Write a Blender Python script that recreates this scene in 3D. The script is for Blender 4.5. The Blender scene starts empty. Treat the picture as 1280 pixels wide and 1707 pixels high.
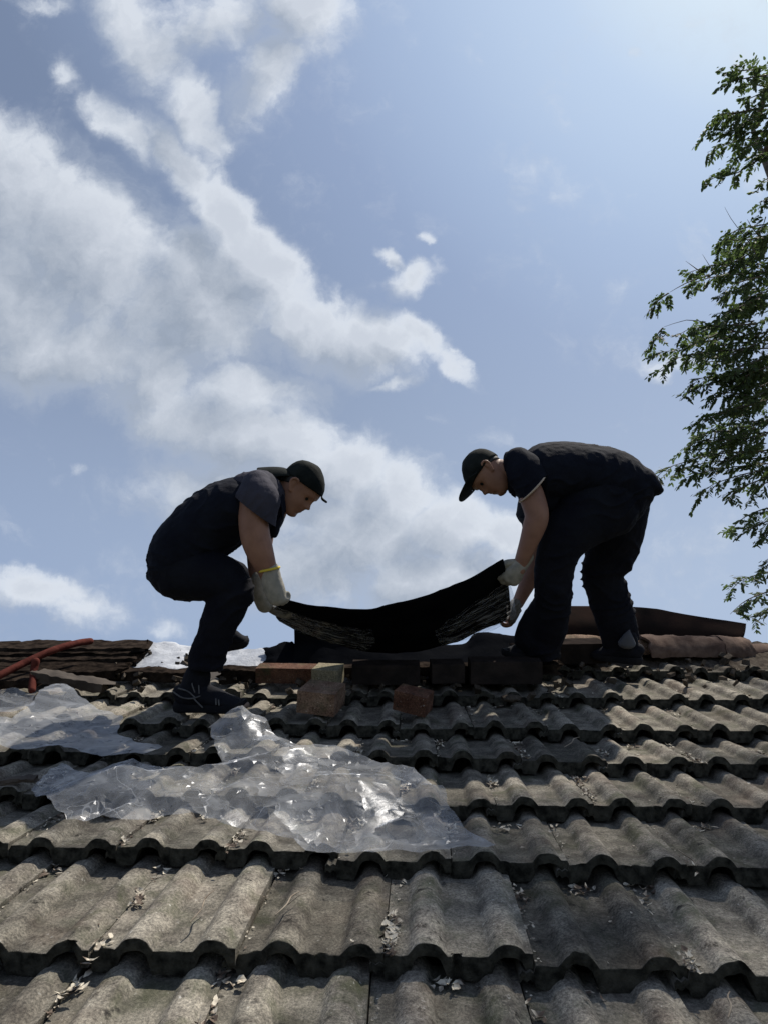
import bpy, bmesh, math, random
from mathutils import Vector, Matrix, noise, geometry
random.seed(7)
R_ = math.radians
scene = bpy.context.scene
COL = scene.collection

# ------------------------------------------------------------------ camera
F = 1140.0                      # focal length in photo pixels (photo 1280 x 1707)
SLOPE = R_(26.0)                # roof pitch
PITCH = SLOPE - math.atan(38.5 / F)
CAMH = 0.938                    # camera height above the tile plane
CP = Vector((0, 0, 5.0))
RT = Vector((1, 0, 0))
FW = Vector((0, math.cos(PITCH), math.sin(PITCH)))
UP = Vector((0, -math.sin(PITCH), math.cos(PITCH)))
cam = bpy.data.cameras.new('camera'); camo = bpy.data.objects.new('camera', cam); COL.objects.link(camo)
cam.sensor_fit = 'VERTICAL'; cam.sensor_height = 36; cam.lens = F / 1707 * 36
cam.clip_start = 0.05; cam.clip_end = 3000
camo.location = CP; camo.rotation_euler = (R_(90) + PITCH, 0, 0)
scene.camera = camo
scene.view_settings.view_transform = 'Standard'; scene.view_settings.look = 'None'
scene.view_settings.gamma = 1; scene.view_settings.exposure = 0.22

# ------------------------------------------------------------------ sun and sky
SUN_AZ, SUN_EL = R_(57), R_(65)          # azimuth to the right of +Y
SUN = Vector((math.sin(SUN_AZ) * math.cos(SUN_EL), math.cos(SUN_AZ) * math.cos(SUN_EL), math.sin(SUN_EL)))
sl = bpy.data.lights.new('sun', 'SUN'); sl.energy = 5.0; sl.angle = R_(0.9); sl.color = (1, .93, .82)
so = bpy.data.objects.new('sun', sl); COL.objects.link(so)
so.rotation_euler = SUN.to_track_quat('Z', 'Y').to_euler(); so.location = (0, 0, 30)

world = bpy.data.worlds.new('World'); scene.world = world; world.use_nodes = True
wt = world.node_tree; wt.nodes.clear()

class NT:
    """small helper to wire nodes"""
    def __init__(s, tree): s.t = tree
    def n(s, typ, **kw):
        nd = s.t.nodes.new(typ)
        for k, v in kw.items(): setattr(nd, k, v)
        return nd
    def l(s, a, b): s.t.links.new(a, b)
    def set(s, sock, v):
        if hasattr(v, 'is_output') or isinstance(v, bpy.types.NodeSocket): s.l(v, sock)
        else: sock.default_value = v
    def m(s, op, a, b=0.0, c=None, clamp=False):
        nd = s.n('ShaderNodeMath', operation=op, use_clamp=clamp)
        s.set(nd.inputs[0], a); s.set(nd.inputs[1], b)
        if c is not None: s.set(nd.inputs[2], c)
        return nd.outputs[0]
    def vm(s, op, a, b=(0, 0, 0), out=0):
        nd = s.n('ShaderNodeVectorMath', operation=op)
        s.set(nd.inputs[0], a); s.set(nd.inputs[1], b)
        return nd.outputs[out]
    def mix(s, fac, a, b, blend='MIX'):
        nd = s.n('ShaderNodeMix', data_type='RGBA', blend_type=blend)
        s.set(nd.inputs[0], fac); s.set(nd.inputs[6], a); s.set(nd.inputs[7], b)
        return nd.outputs[2]
    def noise(s, vec, scale, detail=4, rough=.55, dist=0, out='Fac'):
        nd = s.n('ShaderNodeTexNoise'); s.l(vec, nd.inputs['Vector'])
        nd.inputs['Scale'].default_value = scale; nd.inputs['Detail'].default_value = detail
        nd.inputs['Roughness'].default_value = rough; nd.inputs['Distortion'].default_value = dist
        return nd.outputs[out]
    def rng(s, v, a, b, c=0.0, d=1.0, smooth=False):
        nd = s.n('ShaderNodeMapRange', interpolation_type='SMOOTHSTEP' if smooth else 'LINEAR')
        s.set(nd.inputs['Value'], v)
        for k, x in zip(('From Min', 'From Max', 'To Min', 'To Max'), (a, b, c, d)): s.set(nd.inputs[k], x)
        return nd.outputs[0]

# cloud field, a node group laid out over directions of the sky
# (centre azimuth-like x, elevation-like y on a plane tangent to the sky), radii, rotation, weight
def pc(px, py): return ((px - 640) / F, (853.5 - py) / F)
BLOBS = [
    (20, 330, 190, 150, 30, 1.0), (130, 420, 190, 150, 30, 1.0), (0, 510, 210, 160, 0, 1.0),
    (200, 215, 120, 46, 40, .8), (280, 262, 120, 50, 52, .85), (375, 370, 105, 56, 52, .95), (340, 470, 160, 110, 30, 1.0), (430, 455, 130, 75, 48, 1.0),
    (330, 520, 210, 110, 20, 1.0), (520, 560, 150, 68, 22, 1.0), (620, 570, 115, 52, 10, .95), (705, 565, 80, 34, 28, .8), (762, 602, 62, 20, 50, .75), (650, 635, 70, 18, -12, .6),
    (100, 585, 220, 85, 0, .9), (250, 625, 140, 75, -20, .9), (330, 700, 170, 75, 15, .85), (450, 730, 170, 80, 10, .9), (420, 650, 150, 60, 0, .8),
    (235, 40, 150, 75, 62, .8), (315, 175, 115, 52, 66, .75), (500, 30, 95, 85, -30, 1.0), (440, 120, 115, 65, -48, .85), (370, 40, 120, 70, 0, .8),
    (105, 120, 36, 34, 0, .5), (90, 5, 110, 22, 0, .38),
    (580, 775, 85, 68, 0, 1.0), (655, 825, 90, 80, 20, 1.0), (745, 880, 90, 68, 20, 1.0), (835, 900, 70, 55, 0, .9), (600, 890, 190, 110, 0, .9),
    (500, 940, 230, 100, 5, .85), (740, 970, 190, 75, 0, .9), (400, 840, 180, 95, 10, .75),
    (692, 472, 56, 34, -20, .8), (650, 440, 50, 18, 38, .65), (719, 400, 16, 16, 0, .62), (735, 448, 12, 44, 0, .42),
    (60, 985, 120, 42, 8, .75), (140, 1015, 90, 45, 8, .7), (280, 1045, 70, 28, 5, .45), (1130, 617, 62, 24, -8, .52), (1064, 88, 18, 12, 0, .42), (130, 786, 22, 16, 0, .38)]
g = bpy.data.node_groups.new('cloud_field', 'ShaderNodeTree')
g.interface.new_socket('P', in_out='INPUT', socket_type='NodeSocketVector')
g.interface.new_socket('D', in_out='OUTPUT', socket_type='NodeSocketFloat')
G = NT(g); gi = G.n('NodeGroupInput'); go_ = G.n('NodeGroupOutput')
P0 = gi.outputs[0]
wn = G.noise(P0, 3.2, 3, .5, out='Color'); wn = G.vm('SUBTRACT', wn, (.5, .5, .5))
sc1 = G.n('ShaderNodeVectorMath', operation='SCALE'); G.l(wn, sc1.inputs[0]); sc1.inputs['Scale'].default_value = .085
P1 = G.vm('ADD', P0, sc1.outputs[0])
wn2 = G.vm('SUBTRACT', G.noise(P0, 15, 5, .6, out='Color'), (.5, .5, .5))
sc2 = G.n('ShaderNodeVectorMath', operation='SCALE'); G.l(wn2, sc2.inputs[0]); sc2.inputs['Scale'].default_value = .06
P1 = G.vm('ADD', P1, sc2.outputs[0])
acc = None
for (bx_, by_, ra, rb, rot, wgt) in BLOBS:
    c = pc(bx_, by_)
    mp = G.n('ShaderNodeMapping', vector_type='TEXTURE')
    G.l(P1, mp.inputs[0]); mp.inputs['Location'].default_value = (c[0], c[1], 0)
    mp.inputs['Rotation'].default_value = (0, 0, -R_(rot)); mp.inputs['Scale'].default_value = (ra * 1.5 / F, rb * 1.5 / F, 10)
    ln = G.vm('LENGTH', mp.outputs[0], out=1)
    v = G.rng(ln, 1.0, .0, 0.0, wgt, smooth=True)
    acc = v if acc is None else G.m('SMOOTH_MAX', acc, v, .12)
fb = G.noise(P1, 6.5, 9, .6, .35)
fb2 = G.noise(P1, 21.0, 7, .65, .4)
d = G.m('ADD', G.m('MULTIPLY', acc, 1.35), G.m('MULTIPLY', G.m('SUBTRACT', fb, .5), 1.55))
d = G.m('ADD', d, G.m('MULTIPLY', G.m('SUBTRACT', fb2, .5), .75))
G.l(d, go_.inputs[0])

W = NT(wt)
tc = W.n('ShaderNodeTexCoord'); dirv = tc.outputs['Generated']
dx = W.vm('DOT_PRODUCT', dirv, tuple(RT), out=1); dy = W.vm('DOT_PRODUCT', dirv, tuple(UP), out=1)
dz = W.m('MAXIMUM', W.vm('DOT_PRODUCT', dirv, tuple(FW), out=1), .12)
cmb = W.n('ShaderNodeCombineXYZ'); W.l(W.m('DIVIDE', dx, dz), cmb.inputs[0]); W.l(W.m('DIVIDE', dy, dz), cmb.inputs[1])
ga = W.n('ShaderNodeGroup', node_tree=g); W.l(cmb.outputs[0], ga.inputs[0])
gb = W.n('ShaderNodeGroup', node_tree=g); W.l(W.vm('ADD', cmb.outputs[0], (.045, .04, 0)), gb.inputs[0])
dens = ga.outputs[0]
cover = W.rng(dens, .12, 1.0, smooth=True)
thick = W.rng(dens, .5, 1.35, smooth=True)
rim = W.rng(W.m('SUBTRACT', dens, gb.outputs[0]), -.30, .62)
sky = W.n('ShaderNodeTexSky', sky_type='NISHITA', sun_disc=False, sun_elevation=SUN_EL, sun_rotation=SUN_AZ)
sky.air_density = 1.0; sky.dust_density = 0.6; sky.ozone_density = 1.6
skyc = W.n('ShaderNodeVectorMath', operation='SCALE'); W.l(sky.outputs[0], skyc.inputs[0]); skyc.inputs['Scale'].default_value = 1.0
capd = W.vm('MINIMUM', skyc.outputs[0], (6.6, 8.4, 11.0))
sep = W.n('ShaderNodeSeparateXYZ'); W.l(dirv, sep.inputs[0])
sdot = W.vm('DOT_PRODUCT', dirv, (.4193, .2723, .8660), out=1)
rampn = W.n('ShaderNodeValToRGB'); W.l(sdot, rampn.inputs[0]); er = rampn.color_ramp.elements
KS = 1 / .075
cols = [(.2, (.13, .175, .30)), (.64, (.20, .26, .39)), (.83, (.32, .41, .60)), (.90, (.43, .55, .76)), (.955, (.56, .70, .90)), (.985, (.75, .88, .98)), (1.0, (1.0, 1.05, 1.08))]
while len(er) < len(cols): er.new(.5)
for e_, (p_, c_) in zip(er, cols): e_.position = p_; e_.color = (*c_, 1)
hz_ = W.mix(W.rng(sdot, .2, .9), (.33, .42, .60, 1), (.53, .63, .79, 1))
hf = W.rng(sep.outputs[2], .22, .78, .97, .0, smooth=True)
base_ = W.mix(hf, rampn.outputs[0], hz_)
scl = W.n('ShaderNodeVectorMath', operation='SCALE'); W.l(base_, scl.inputs[0]); scl.inputs['Scale'].default_value = KS
tint = W.mix(.82, capd, scl.outputs[0])
CS = 1.0
lit = W.mix(rim, (5.3, 6.1, 7.5, 1), (10.4, 11.0, 11.8, 1))
dark = W.mix(rim, (3.9, 4.6, 5.7, 1), (7.8, 8.4, 9.4, 1))
cc = W.mix(thick, lit, dark)
full = W.mix(W.m('MULTIPLY', cover, .93), tint, cc)
bg = W.n('ShaderNodeBackground'); W.l(full, bg.inputs[0]); bg.inputs[1].default_value = 0.068
wo = W.n('ShaderNodeOutputWorld'); W.l(bg.outputs[0], wo.inputs[0])

# ------------------------------------------------------------------ coordinates
NRM = Vector((0, -math.sin(SLOPE), math.cos(SLOPE)))
UPS = Vector((0, math.cos(SLOPE), math.sin(SLOPE)))
ORG = CP - NRM * CAMH
def ray(px, py): return FW + RT * ((px - 640) / F) + UP * ((853.5 - py) / F)
def PC(px, py, D): return CP + ray(px, py) * D
def roof(u, v, w=0): return ORG + RT * u + UPS * v + NRM * w
def on_roof(px, py, w=0):
    r = ray(px, py); t = -(CAMH - w) / NRM.dot(r)
    return CP + r * t
def uv_of(p): q = p - ORG; return Vector((q.dot(RT), q.dot(UPS), q.dot(NRM)))
VR = 3.93                                   # ridge, distance up the slope

# ------------------------------------------------------------------ materials
MATS = {}
def material(name, col=(.5, .5, .5), rough=.7, col2=None, scale=8, detail=5, bump=0.0, bscale=60, metal=0, spec=.5, rnd=0.0, extra=None, lo=.35, hi=.65, coord='Object', bdist=.004, sheen=0):
    m = bpy.data.materials.new(name); m.use_nodes = True
    t = NT(m.node_tree); b = m.node_tree.nodes['Principled BSDF']
    tcn = t.n('ShaderNodeTexCoord'); oi = t.n('ShaderNodeObjectInfo')
    off = t.n('ShaderNodeVectorMath', operation='SCALE'); off.inputs[0].default_value = (13.1, 7.7, 5.3); t.l(oi.outputs['Random'], off.inputs['Scale'])
    vec = t.vm('ADD', tcn.outputs[coord], off.outputs[0])
    c = None
    if col2 is not None:
        f = t.rng(t.noise(vec, scale, detail), lo, hi)
        c = t.mix(f, (*col, 1), (*col2, 1))
    else:
        rgb = t.n('ShaderNodeRGB'); rgb.outputs[0].default_value = (*col, 1); c = rgb.outputs[0]
    if extra: c = extra(t, vec, c, oi)
    if rnd:
        f = t.rng(oi.outputs['Random'], 0, 1, 1 - rnd, 1 + rnd)
        cmbx = t.n('ShaderNodeCombineXYZ')
        for i in range(3): t.l(f, cmbx.inputs[i])
        c = t.mix(1.0, c, cmbx.outputs[0], 'MULTIPLY')
    t.l(c, b.inputs['Base Color'])
    b.inputs['Roughness'].default_value = rough; b.inputs['Metallic'].default_value = metal
    b.inputs['Specular IOR Level'].default_value = spec
    if sheen: b.inputs['Sheen Weight'].default_value = sheen
    if bump:
        bn = t.n('ShaderNodeBump'); bn.inputs['Strength'].default_value = bump; bn.inputs['Distance'].default_value = bdist
        t.l(t.noise(vec, bscale, 6, .65), bn.inputs['Height']); t.l(bn.outputs[0], b.inputs['Normal'])
    MATS[name] = m
    return m

def tile_extra(t, vec, c, oi):
    c = t.mix(t.rng(t.noise(vec, 150, 6, .8), .40, .66), t.mix(1.0, c, (.62, .62, .62, 1), 'MULTIPLY'), t.mix(1.0, c, (2.1, 2.05, 1.95, 1), 'MULTIPLY'))       # grit
    c = t.mix(t.m('MULTIPLY', t.rng(t.noise(vec, 9, 5, .6, .5), .52, .72), .75), c, (.05, .058, .03, 1))               # moss
    c = t.mix(t.rng(t.noise(vec, 24, 5, .7, .3), .60, .70), c, (.026, .024, .022, 1))                                     # black algae
    c = t.mix(t.m('MULTIPLY', t.rng(t.noise(vec, 75, 3, .6), .67, .73), .8), c, (.36, .35, .32, 1))                     # lichen specks
    c = t.mix(t.m('MULTIPLY', t.rng(t.noise(vec, 5, 2, .5), .55, .8), .35), c, (.16, .10, .075, 1))                     # warm patches
    return c
def dirt_extra(t, vec, c, oi):
    c = tile_extra(t, vec, c, oi)
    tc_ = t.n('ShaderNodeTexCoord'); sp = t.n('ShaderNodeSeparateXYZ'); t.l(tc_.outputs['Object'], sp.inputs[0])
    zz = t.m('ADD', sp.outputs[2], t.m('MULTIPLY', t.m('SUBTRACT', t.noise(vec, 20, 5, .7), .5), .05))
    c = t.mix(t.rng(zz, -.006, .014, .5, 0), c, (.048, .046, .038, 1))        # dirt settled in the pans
    return t.mix(t.m('MULTIPLY', t.rng(t.noise(vec, 3.5, 4, .6, .6), .5, .7), .55), c, t.mix(1.0, c, (.5, .52, .5, 1), 'MULTIPLY'))
def edge_extra(t, vec, c, oi):
    c = tile_extra(t, vec, c, oi)
    tc_ = t.n('ShaderNodeTexCoord'); sp = t.n('ShaderNodeSeparateXYZ'); t.l(tc_.outputs['Object'], sp.inputs[0])
    y = t.m('ADD', sp.outputs[1], t.m('MULTIPLY', t.m('SUBTRACT', t.noise(vec, 55, 5, .7), .5), .022))
    return t.mix(t.rng(y, .007, .013, .85, 0), c, (.018, .019, .014, 1))          # front edge blackened: some moss, mostly painted shade
material('tile', (.085, .077, .068), .93, (.21, .195, .168), 16, 8, 1.0, 210, spec=.1, rnd=.34, extra=dirt_extra, bdist=.003)
material('tile_edge_moss_shade', (.014, .014, .012), .97, (.065, .062, .05), 38, 6, 1.0, 160, spec=.0, bdist=.006)  # shade of lips and undersides painted near-black, mottled with moss
material('brick', (.10, .062, .045), .92, (.17, .12, .09), 18, 6, .8, 120, rnd=.1, spec=.1, extra=tile_extra)
material('brick_red', (.06, .028, .02), .95, (.11, .06, .042), 22, 6, .9, 120, rnd=.1, spec=.1, extra=tile_extra)
material('brick_moss', (.15, .135, .095), .93, (.22, .20, .14), 18, 6, .8, 120, spec=.2, extra=tile_extra)
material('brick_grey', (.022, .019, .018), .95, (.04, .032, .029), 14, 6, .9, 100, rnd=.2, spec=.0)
material('clay', (.07, .045, .036), .95, (.15, .105, .082), 14, 6, .6, 90, rnd=.12, spec=.08)
material('mortar', (.045, .038, .032), .95, (.10, .085, .07), 25, 6, 1.0, 70, spec=.0, bdist=.01)
material('skin', (.21, .108, .076), .55, (.28, .150, .106), 12, 4, .25, 160, spec=.3, bdist=.0015)
material('shirt_navy', (.006, .007, .013), .9, (.010, .012, .020), 10, 4, .5, 25, spec=.1, bdist=.01)
material('shirt_navy_lit', (.034, .034, .048), .85, (.048, .046, .062), 10, 4, .5, 25, spec=.12, bdist=.01)  # lighter copy of the navy cloth, sunlight on the left sleeve painted in
material('trouser_black', (.005, .0055, .010), .9, (.010, .011, .016), 7, 4, .6, 22, spec=.1, bdist=.012)
material('piping', (.45, .36, .28), .8)
material('cap_black', (.006, .008, .008), .85, (.018, .021, .020), 14, 4, .4, 60, spec=.08)
material('hair', (.012, .011, .010), .7)
material('glove', (.22, .21, .18), .9, (.32, .30, .26), 30, 5, .7, 150, spec=.2, bdist=.003)
material('glove_dirty', (.12, .11, .095), .92, (.24, .22, .19), 22, 5, .8, 130, spec=.2, bdist=.003)
material('cuff_yellow', (.55, .42, .04), .8)
material('shoe_upper', (.006, .007, .011), .85, (.012, .013, .018), 30, 4, .5, 120, spec=.12)
material('shoe_sole', (.008, .009, .012), .85, (.016, .016, .018), 18, 4, .4, 60, spec=.1)
material('shoe_trim', (.06, .06, .065), .7, (.11, .11, .11), 25, 3, spec=.2)
material('shoe_toe', (.16, .11, .085), .8, (.24, .18, .14), 20, 3)
material('sock_grey', (.08, .085, .10), .9, spec=.1)
material('felt_black', (.004, .0045, .006), .9, (.007, .0075, .009), 9, 5, .5, 26, spec=.0, bdist=.008)
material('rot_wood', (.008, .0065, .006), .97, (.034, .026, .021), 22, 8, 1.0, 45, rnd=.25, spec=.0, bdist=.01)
material('old_board', (.035, .028, .024), .9, (.085, .07, .058), 10, 7, .9, 40, rnd=.15, spec=.2)
material('red_hose', (.045, .010, .008), .85, (.10, .028, .021), 22, 5, .6, 60, spec=.06)
material('rust_sheet', (.012, .010, .009), .9, (.026, .016, .013), 3.0, 6, .4, 30, spec=.0)
material('silver_membrane', (.24, .255, .29), .6, (.40, .42, .46), 12, 6, .8, 34, metal=.1, spec=.5, bdist=.008,
         extra=lambda t, v, c, oi: t.mix(t.rng(t.noise(v, 26, 6, .7, .6), .62, .68), c, (.06, .055, .05, 1)))
material('leaf', (.036, .050, .032), .65, (.085, .105, .06), 1.4, 3, 0, spec=.2, coord='Object')
material('bark', (.07, .055, .042), .9, (.13, .105, .08), 8, 6, .8, 40)
material('dry_leaf', (.10, .07, .05), .8, (.52, .47, .38), 28, 2, .2, 60, lo=.42, hi=.56)
material('twig', (.12, .09, .065), .85, (.30, .25, .19), 20, 3)
material('wall_plaster', (.42, .39, .34), .9, (.30, .28, .24), 2.5, 6, .4, 40)
material('deck_wood', (.03, .024, .02), .95, (.05, .04, .032), 8, 6, .5, 40)
material('ground', (.05, .065, .03), .95, (.10, .09, .055), .6, 8, .5, 8)
# leaf translucency
def leaf_mat():
    m = MATS['leaf']; t = NT(m.node_tree); b = m.node_tree.nodes['Principled BSDF']; out = m.node_tree.nodes['Material Output']
    tr = t.n('ShaderNodeBsdfTranslucent'); tr.inputs[0].default_value = (.11, .17, .05, 1)
    mx = t.n('ShaderNodeMixShader'); mx.inputs[0].default_value = .36
    t.l(b.outputs[0], mx.inputs[1]); t.l(tr.outputs[0], mx.inputs[2]); t.l(mx.outputs[0], out.inputs[0])
leaf_mat()
# shirt, brick etc. keep Principled; clear film is a mix of transparent, gloss and a little white haze
def film_mat(name, haze_lo=.05, haze_hi=.4, gloss=.16, streak=(3, 1, 1), rough=.13, seed=0, bd=.012, h0=.45, h1=.75, fac=.6, lines=True, coord='Object'):
    m = bpy.data.materials.new(name); m.use_nodes = True
    t = NT(m.node_tree); m.node_tree.nodes.remove(m.node_tree.nodes['Principled BSDF']); out = m.node_tree.nodes['Material Output']
    tcn = t.n('ShaderNodeTexCoord'); mp = t.n('ShaderNodeMapping'); t.l(tcn.outputs[coord], mp.inputs[0]); mp.inputs['Scale'].default_value = streak
    mp.inputs['Location'].default_value = (seed, seed * 2, 0)
    n1 = t.noise(mp.outputs[0], 7, 7, .62, 1.2); n2 = t.noise(mp.outputs[0], 26, 6, .6, .8)
    bn = t.n('ShaderNodeBump'); bn.inputs['Strength'].default_value = 1.0; bn.inputs['Distance'].default_value = bd
    t.l(t.m('ADD', n1, t.m('MULTIPLY', n2, .35)), bn.inputs['Height'])
    tp = t.n('ShaderNodeBsdfTransparent'); tp.inputs[0].default_value = (.93, .94, .96, 1)
    gl = t.n('ShaderNodeBsdfGlossy'); gl.inputs['Roughness'].default_value = rough; gl.inputs[0].default_value = (.9, .93, 1, 1); t.l(bn.outputs[0], gl.inputs['Normal'])
    lw = t.n('ShaderNodeLayerWeight'); lw.inputs[0].default_value = .35; t.l(bn.outputs[0], lw.inputs['Normal'])
    df = t.n('ShaderNodeBsdfDiffuse'); df.inputs[0].default_value = (.72, .75, .80, 1); t.l(bn.outputs[0], df.inputs['Normal'])
    trl = t.n('ShaderNodeBsdfTranslucent'); trl.inputs[0].default_value = (.72, .75, .80, 1)
    hz = t.n('ShaderNodeMixShader'); hz.inputs[0].default_value = .5; t.l(df.outputs[0], hz.inputs[1]); t.l(trl.outputs[0], hz.inputs[2])
    a = t.n('ShaderNodeMixShader'); hz1 = t.rng(n1, h0, h1, haze_lo, haze_hi)
    for (sc_, w_, am, ds) in (((3.5, .006, .5, 1.0), (8, .008, .3, 1.4)) if lines else ()):
        nl = t.noise(mp.outputs[0], sc_, 2, .5, ds); hz1 = t.m('MAXIMUM', hz1, t.rng(t.m('ABSOLUTE', t.m('SUBTRACT', nl, .5)), 0, w_, am * (haze_hi * 2.2), 0))
    t.l(hz1, a.inputs[0]); t.l(tp.outputs[0], a.inputs[1]); t.l(hz.outputs[0], a.inputs[2])
    b2 = t.n('ShaderNodeMixShader'); t.l(t.rng(lw.outputs['Facing'], .3, 1, gloss, fac), b2.inputs[0]); t.l(a.outputs[0], b2.inputs[1]); t.l(gl.outputs[0], b2.inputs[2])
    t.l(b2.outputs[0], out.inputs[0]); MATS[name] = m
film_mat('clear_film', .15, .40, .04, (1, 1, 1), rough=.3, fac=.24, bd=.003)
film_mat('hazy_film', .22, .48, .04, (1, 1.6, 1), seed=4, rough=.3, fac=.22, bd=.003)
film_mat('stretched_film', .0, .55, .0, (.28, 2.6, 1), rough=.2, seed=2, h0=.46, h1=.68, fac=.22, bd=.004, lines=False, coord='UV')  # highlight streaks painted in as bands of white haze

# ------------------------------------------------------------------ object helpers
def tag(o, label=None, cat=None, group=None, kind=None):
    if label: o['label'] = label
    if cat: o['category'] = cat
    if group: o['group'] = group
    if kind: o['kind'] = kind
    return o
def empty(name, loc, label, cat, group=None):
    o = bpy.data.objects.new(name, None); COL.objects.link(o); o.location = loc; o.empty_display_size = .1
    return tag(o, label, cat, group)
def link(name, me, parent=None):
    o = bpy.data.objects.new(name, me); COL.objects.link(o)
    if parent is not None:
        o.parent = parent
        o.matrix_parent_inverse = parent_matrix(parent).inverted()
    return o
def parent_matrix(p):
    m = Matrix.LocRotScale(p.location, p.rotation_euler, p.scale)
    return (parent_matrix(p.parent) @ p.matrix_parent_inverse @ m) if p.parent else m
def mesh_obj(name, verts, faces, mat, parent=None, smooth=True, sharp=None):
    me = bpy.data.meshes.new(name); me.from_pydata([tuple(v) for v in verts], [], faces); me.validate(); me.update()
    me.materials.append(MATS[mat] if isinstance(mat, str) else mat)
    if smooth:
        me.polygons.foreach_set('use_smooth', [True] * len(me.polygons))
        if sharp: me.set_sharp_from_angle(angle=R_(sharp))
    return link(name, me, parent)
def bm_obj(name, bm, mat, parent=None, smooth=True, sharp=None):
    me = bpy.data.meshes.new(name); bmesh.ops.recalc_face_normals(bm, faces=bm.faces); bm.to_mesh(me); bm.free()
    me.materials.append(MATS[mat])
    if smooth:
        me.polygons.foreach_set('use_smooth', [True] * len(me.polygons))
        if sharp: me.set_sharp_from_angle(angle=R_(sharp))
    return link(name, me, parent)
def nz(p, s, seed=0): return noise.noise(Vector((p[0] * s + seed, p[1] * s + seed * 1.7, p[2] * s - seed)))
def catmull(pts, n=6):
    """pts: list of tuples of floats"""
    out = []
    for i in range(len(pts) - 1):
        p0 = pts[max(i - 1, 0)]; p1 = pts[i]; p2 = pts[i + 1]; p3 = pts[min(i + 2, len(pts) - 1)]
        for k in range(n):
            t = k / n
            out.append(tuple(.5 * (2 * b + (c - a) * t + (2 * a - 5 * b + 4 * c - d) * t * t + (3 * b - a - 3 * c + d) * t ** 3) for a, b, c, d in zip(p0, p1, p2, p3)))
    out.append(tuple(pts[-1]))
    return out
def loft(bm, rows, depth_axis=FW, seg=20, cap=True, sub=6):
    """rows: (Vector centre, in-plane radius, depth radius); a closed, round-ended tapering limb"""
    pts = catmull([(r[0].x, r[0].y, r[0].z, r[1], r[2]) for r in rows], sub)
    C_ = [Vector(p[:3]) for p in pts]
    rings = []
    def ring(c, t, ra, rb):
        d = (depth_axis - t * depth_axis.dot(t))
        if d.length < .05: d = UP - t * UP.dot(t)
        d.normalize(); s = t.cross(d)
        return [bm.verts.new(c + s * (ra * math.cos(a)) + d * (rb * math.sin(a))) for a in [2 * math.pi * k / seg for k in range(seg)]]
    n = len(C_)
    T = [(C_[min(i + 1, n - 1)] - C_[max(i - 1, 0)]).normalized() for i in range(n)]
    if cap:
        for a in (80, 60, 40, 20):
            r = min(pts[0][3], pts[0][4]) * math.sin(R_(a)); k = math.cos(R_(a))
            rings.append(ring(C_[0] - T[0] * r, T[0], max(pts[0][3] * k, .0005), max(pts[0][4] * k, .0005)))
    for i in range(n): rings.append(ring(C_[i], T[i], max(pts[i][3], .0008), max(pts[i][4], .0008)))
    if cap:
        for a in (20, 40, 60, 80):
            r = min(pts[-1][3], pts[-1][4]) * math.sin(R_(a)); k = math.cos(R_(a))
            rings.append(ring(C_[-1] + T[-1] * r, T[-1], max(pts[-1][3] * k, .0005), max(pts[-1][4] * k, .0005)))
    for a, b in zip(rings, rings[1:]):
        for k in range(seg):
            bm.faces.new((a[k], a[(k + 1) % seg], b[(k + 1) % seg], b[k]))
    bm.faces.new(rings[0]); bm.faces.new(list(reversed(rings[-1])))
def pl(rows):
    """rows in photo terms: (px, py, camera depth, in-plane radius in px, depth radius in m)"""
    return [(PC(a, b, D), r * D / F, rz) for a, b, D, r, rz in rows]
def remeshed(name, bm, mat, parent, voxel=.006, smooth=2, disp=None, cut=None):
    me = bpy.data.meshes.new(name); bmesh.ops.recalc_face_normals(bm, faces=bm.faces); bm.to_mesh(me); bm.free()
    tmp = bpy.data.objects.new('tmp', me); COL.objects.link(tmp)
    md = tmp.modifiers.new('r', 'REMESH'); md.mode = 'VOXEL'; md.voxel_size = voxel
    if smooth:
        ms = tmp.modifiers.new('s', 'SMOOTH'); ms.factor = .5; ms.iterations = smooth
    dg = bpy.context.evaluated_depsgraph_get(); dg.update()
    me2 = bpy.data.meshes.new_from_object(tmp.evaluated_get(dg))
    bpy.data.objects.remove(tmp)
    me2.name = name
    if disp:
        nrm = [v.normal.copy() for v in me2.vertices]
        for v, n in zip(me2.vertices, nrm): v.co = v.co + n * disp(v.co)
        me2.update()
    if cut:
        b2 = bmesh.new(); b2.from_mesh(me2)
        rr = bmesh.ops.bisect_plane(b2, geom=b2.verts[:] + b2.edges[:] + b2.faces[:], plane_co=cut[0], plane_no=cut[1], clear_outer=True)
        bmesh.ops.holes_fill(b2, edges=[e for e in b2.edges if e.is_boundary], sides=0)
        b2.to_mesh(me2); b2.free()
    me2.materials.clear(); me2.materials.append(MATS[mat])
    me2.polygons.foreach_set('use_smooth', [True] * len(me2.polygons))
    return link(name, me2, parent)
def tube(bm, pts, rad, seg=8, sub=4):
    rs = [(p, r, r) for p, r in zip(pts, rad if isinstance(rad, (list, tuple)) else [rad] * len(pts))]
    loft(bm, rs, seg=seg, sub=sub)
def ordinal(k): return ['first', 'second', 'third', 'fourth', 'fifth', 'sixth', 'seventh', 'eighth', 'ninth', 'tenth', 'eleventh', 'twelfth', 'thirteenth', 'fourteenth', 'fifteenth', 'sixteenth', 'seventeenth', 'eighteenth', 'nineteenth', 'twentieth'][k]

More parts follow.
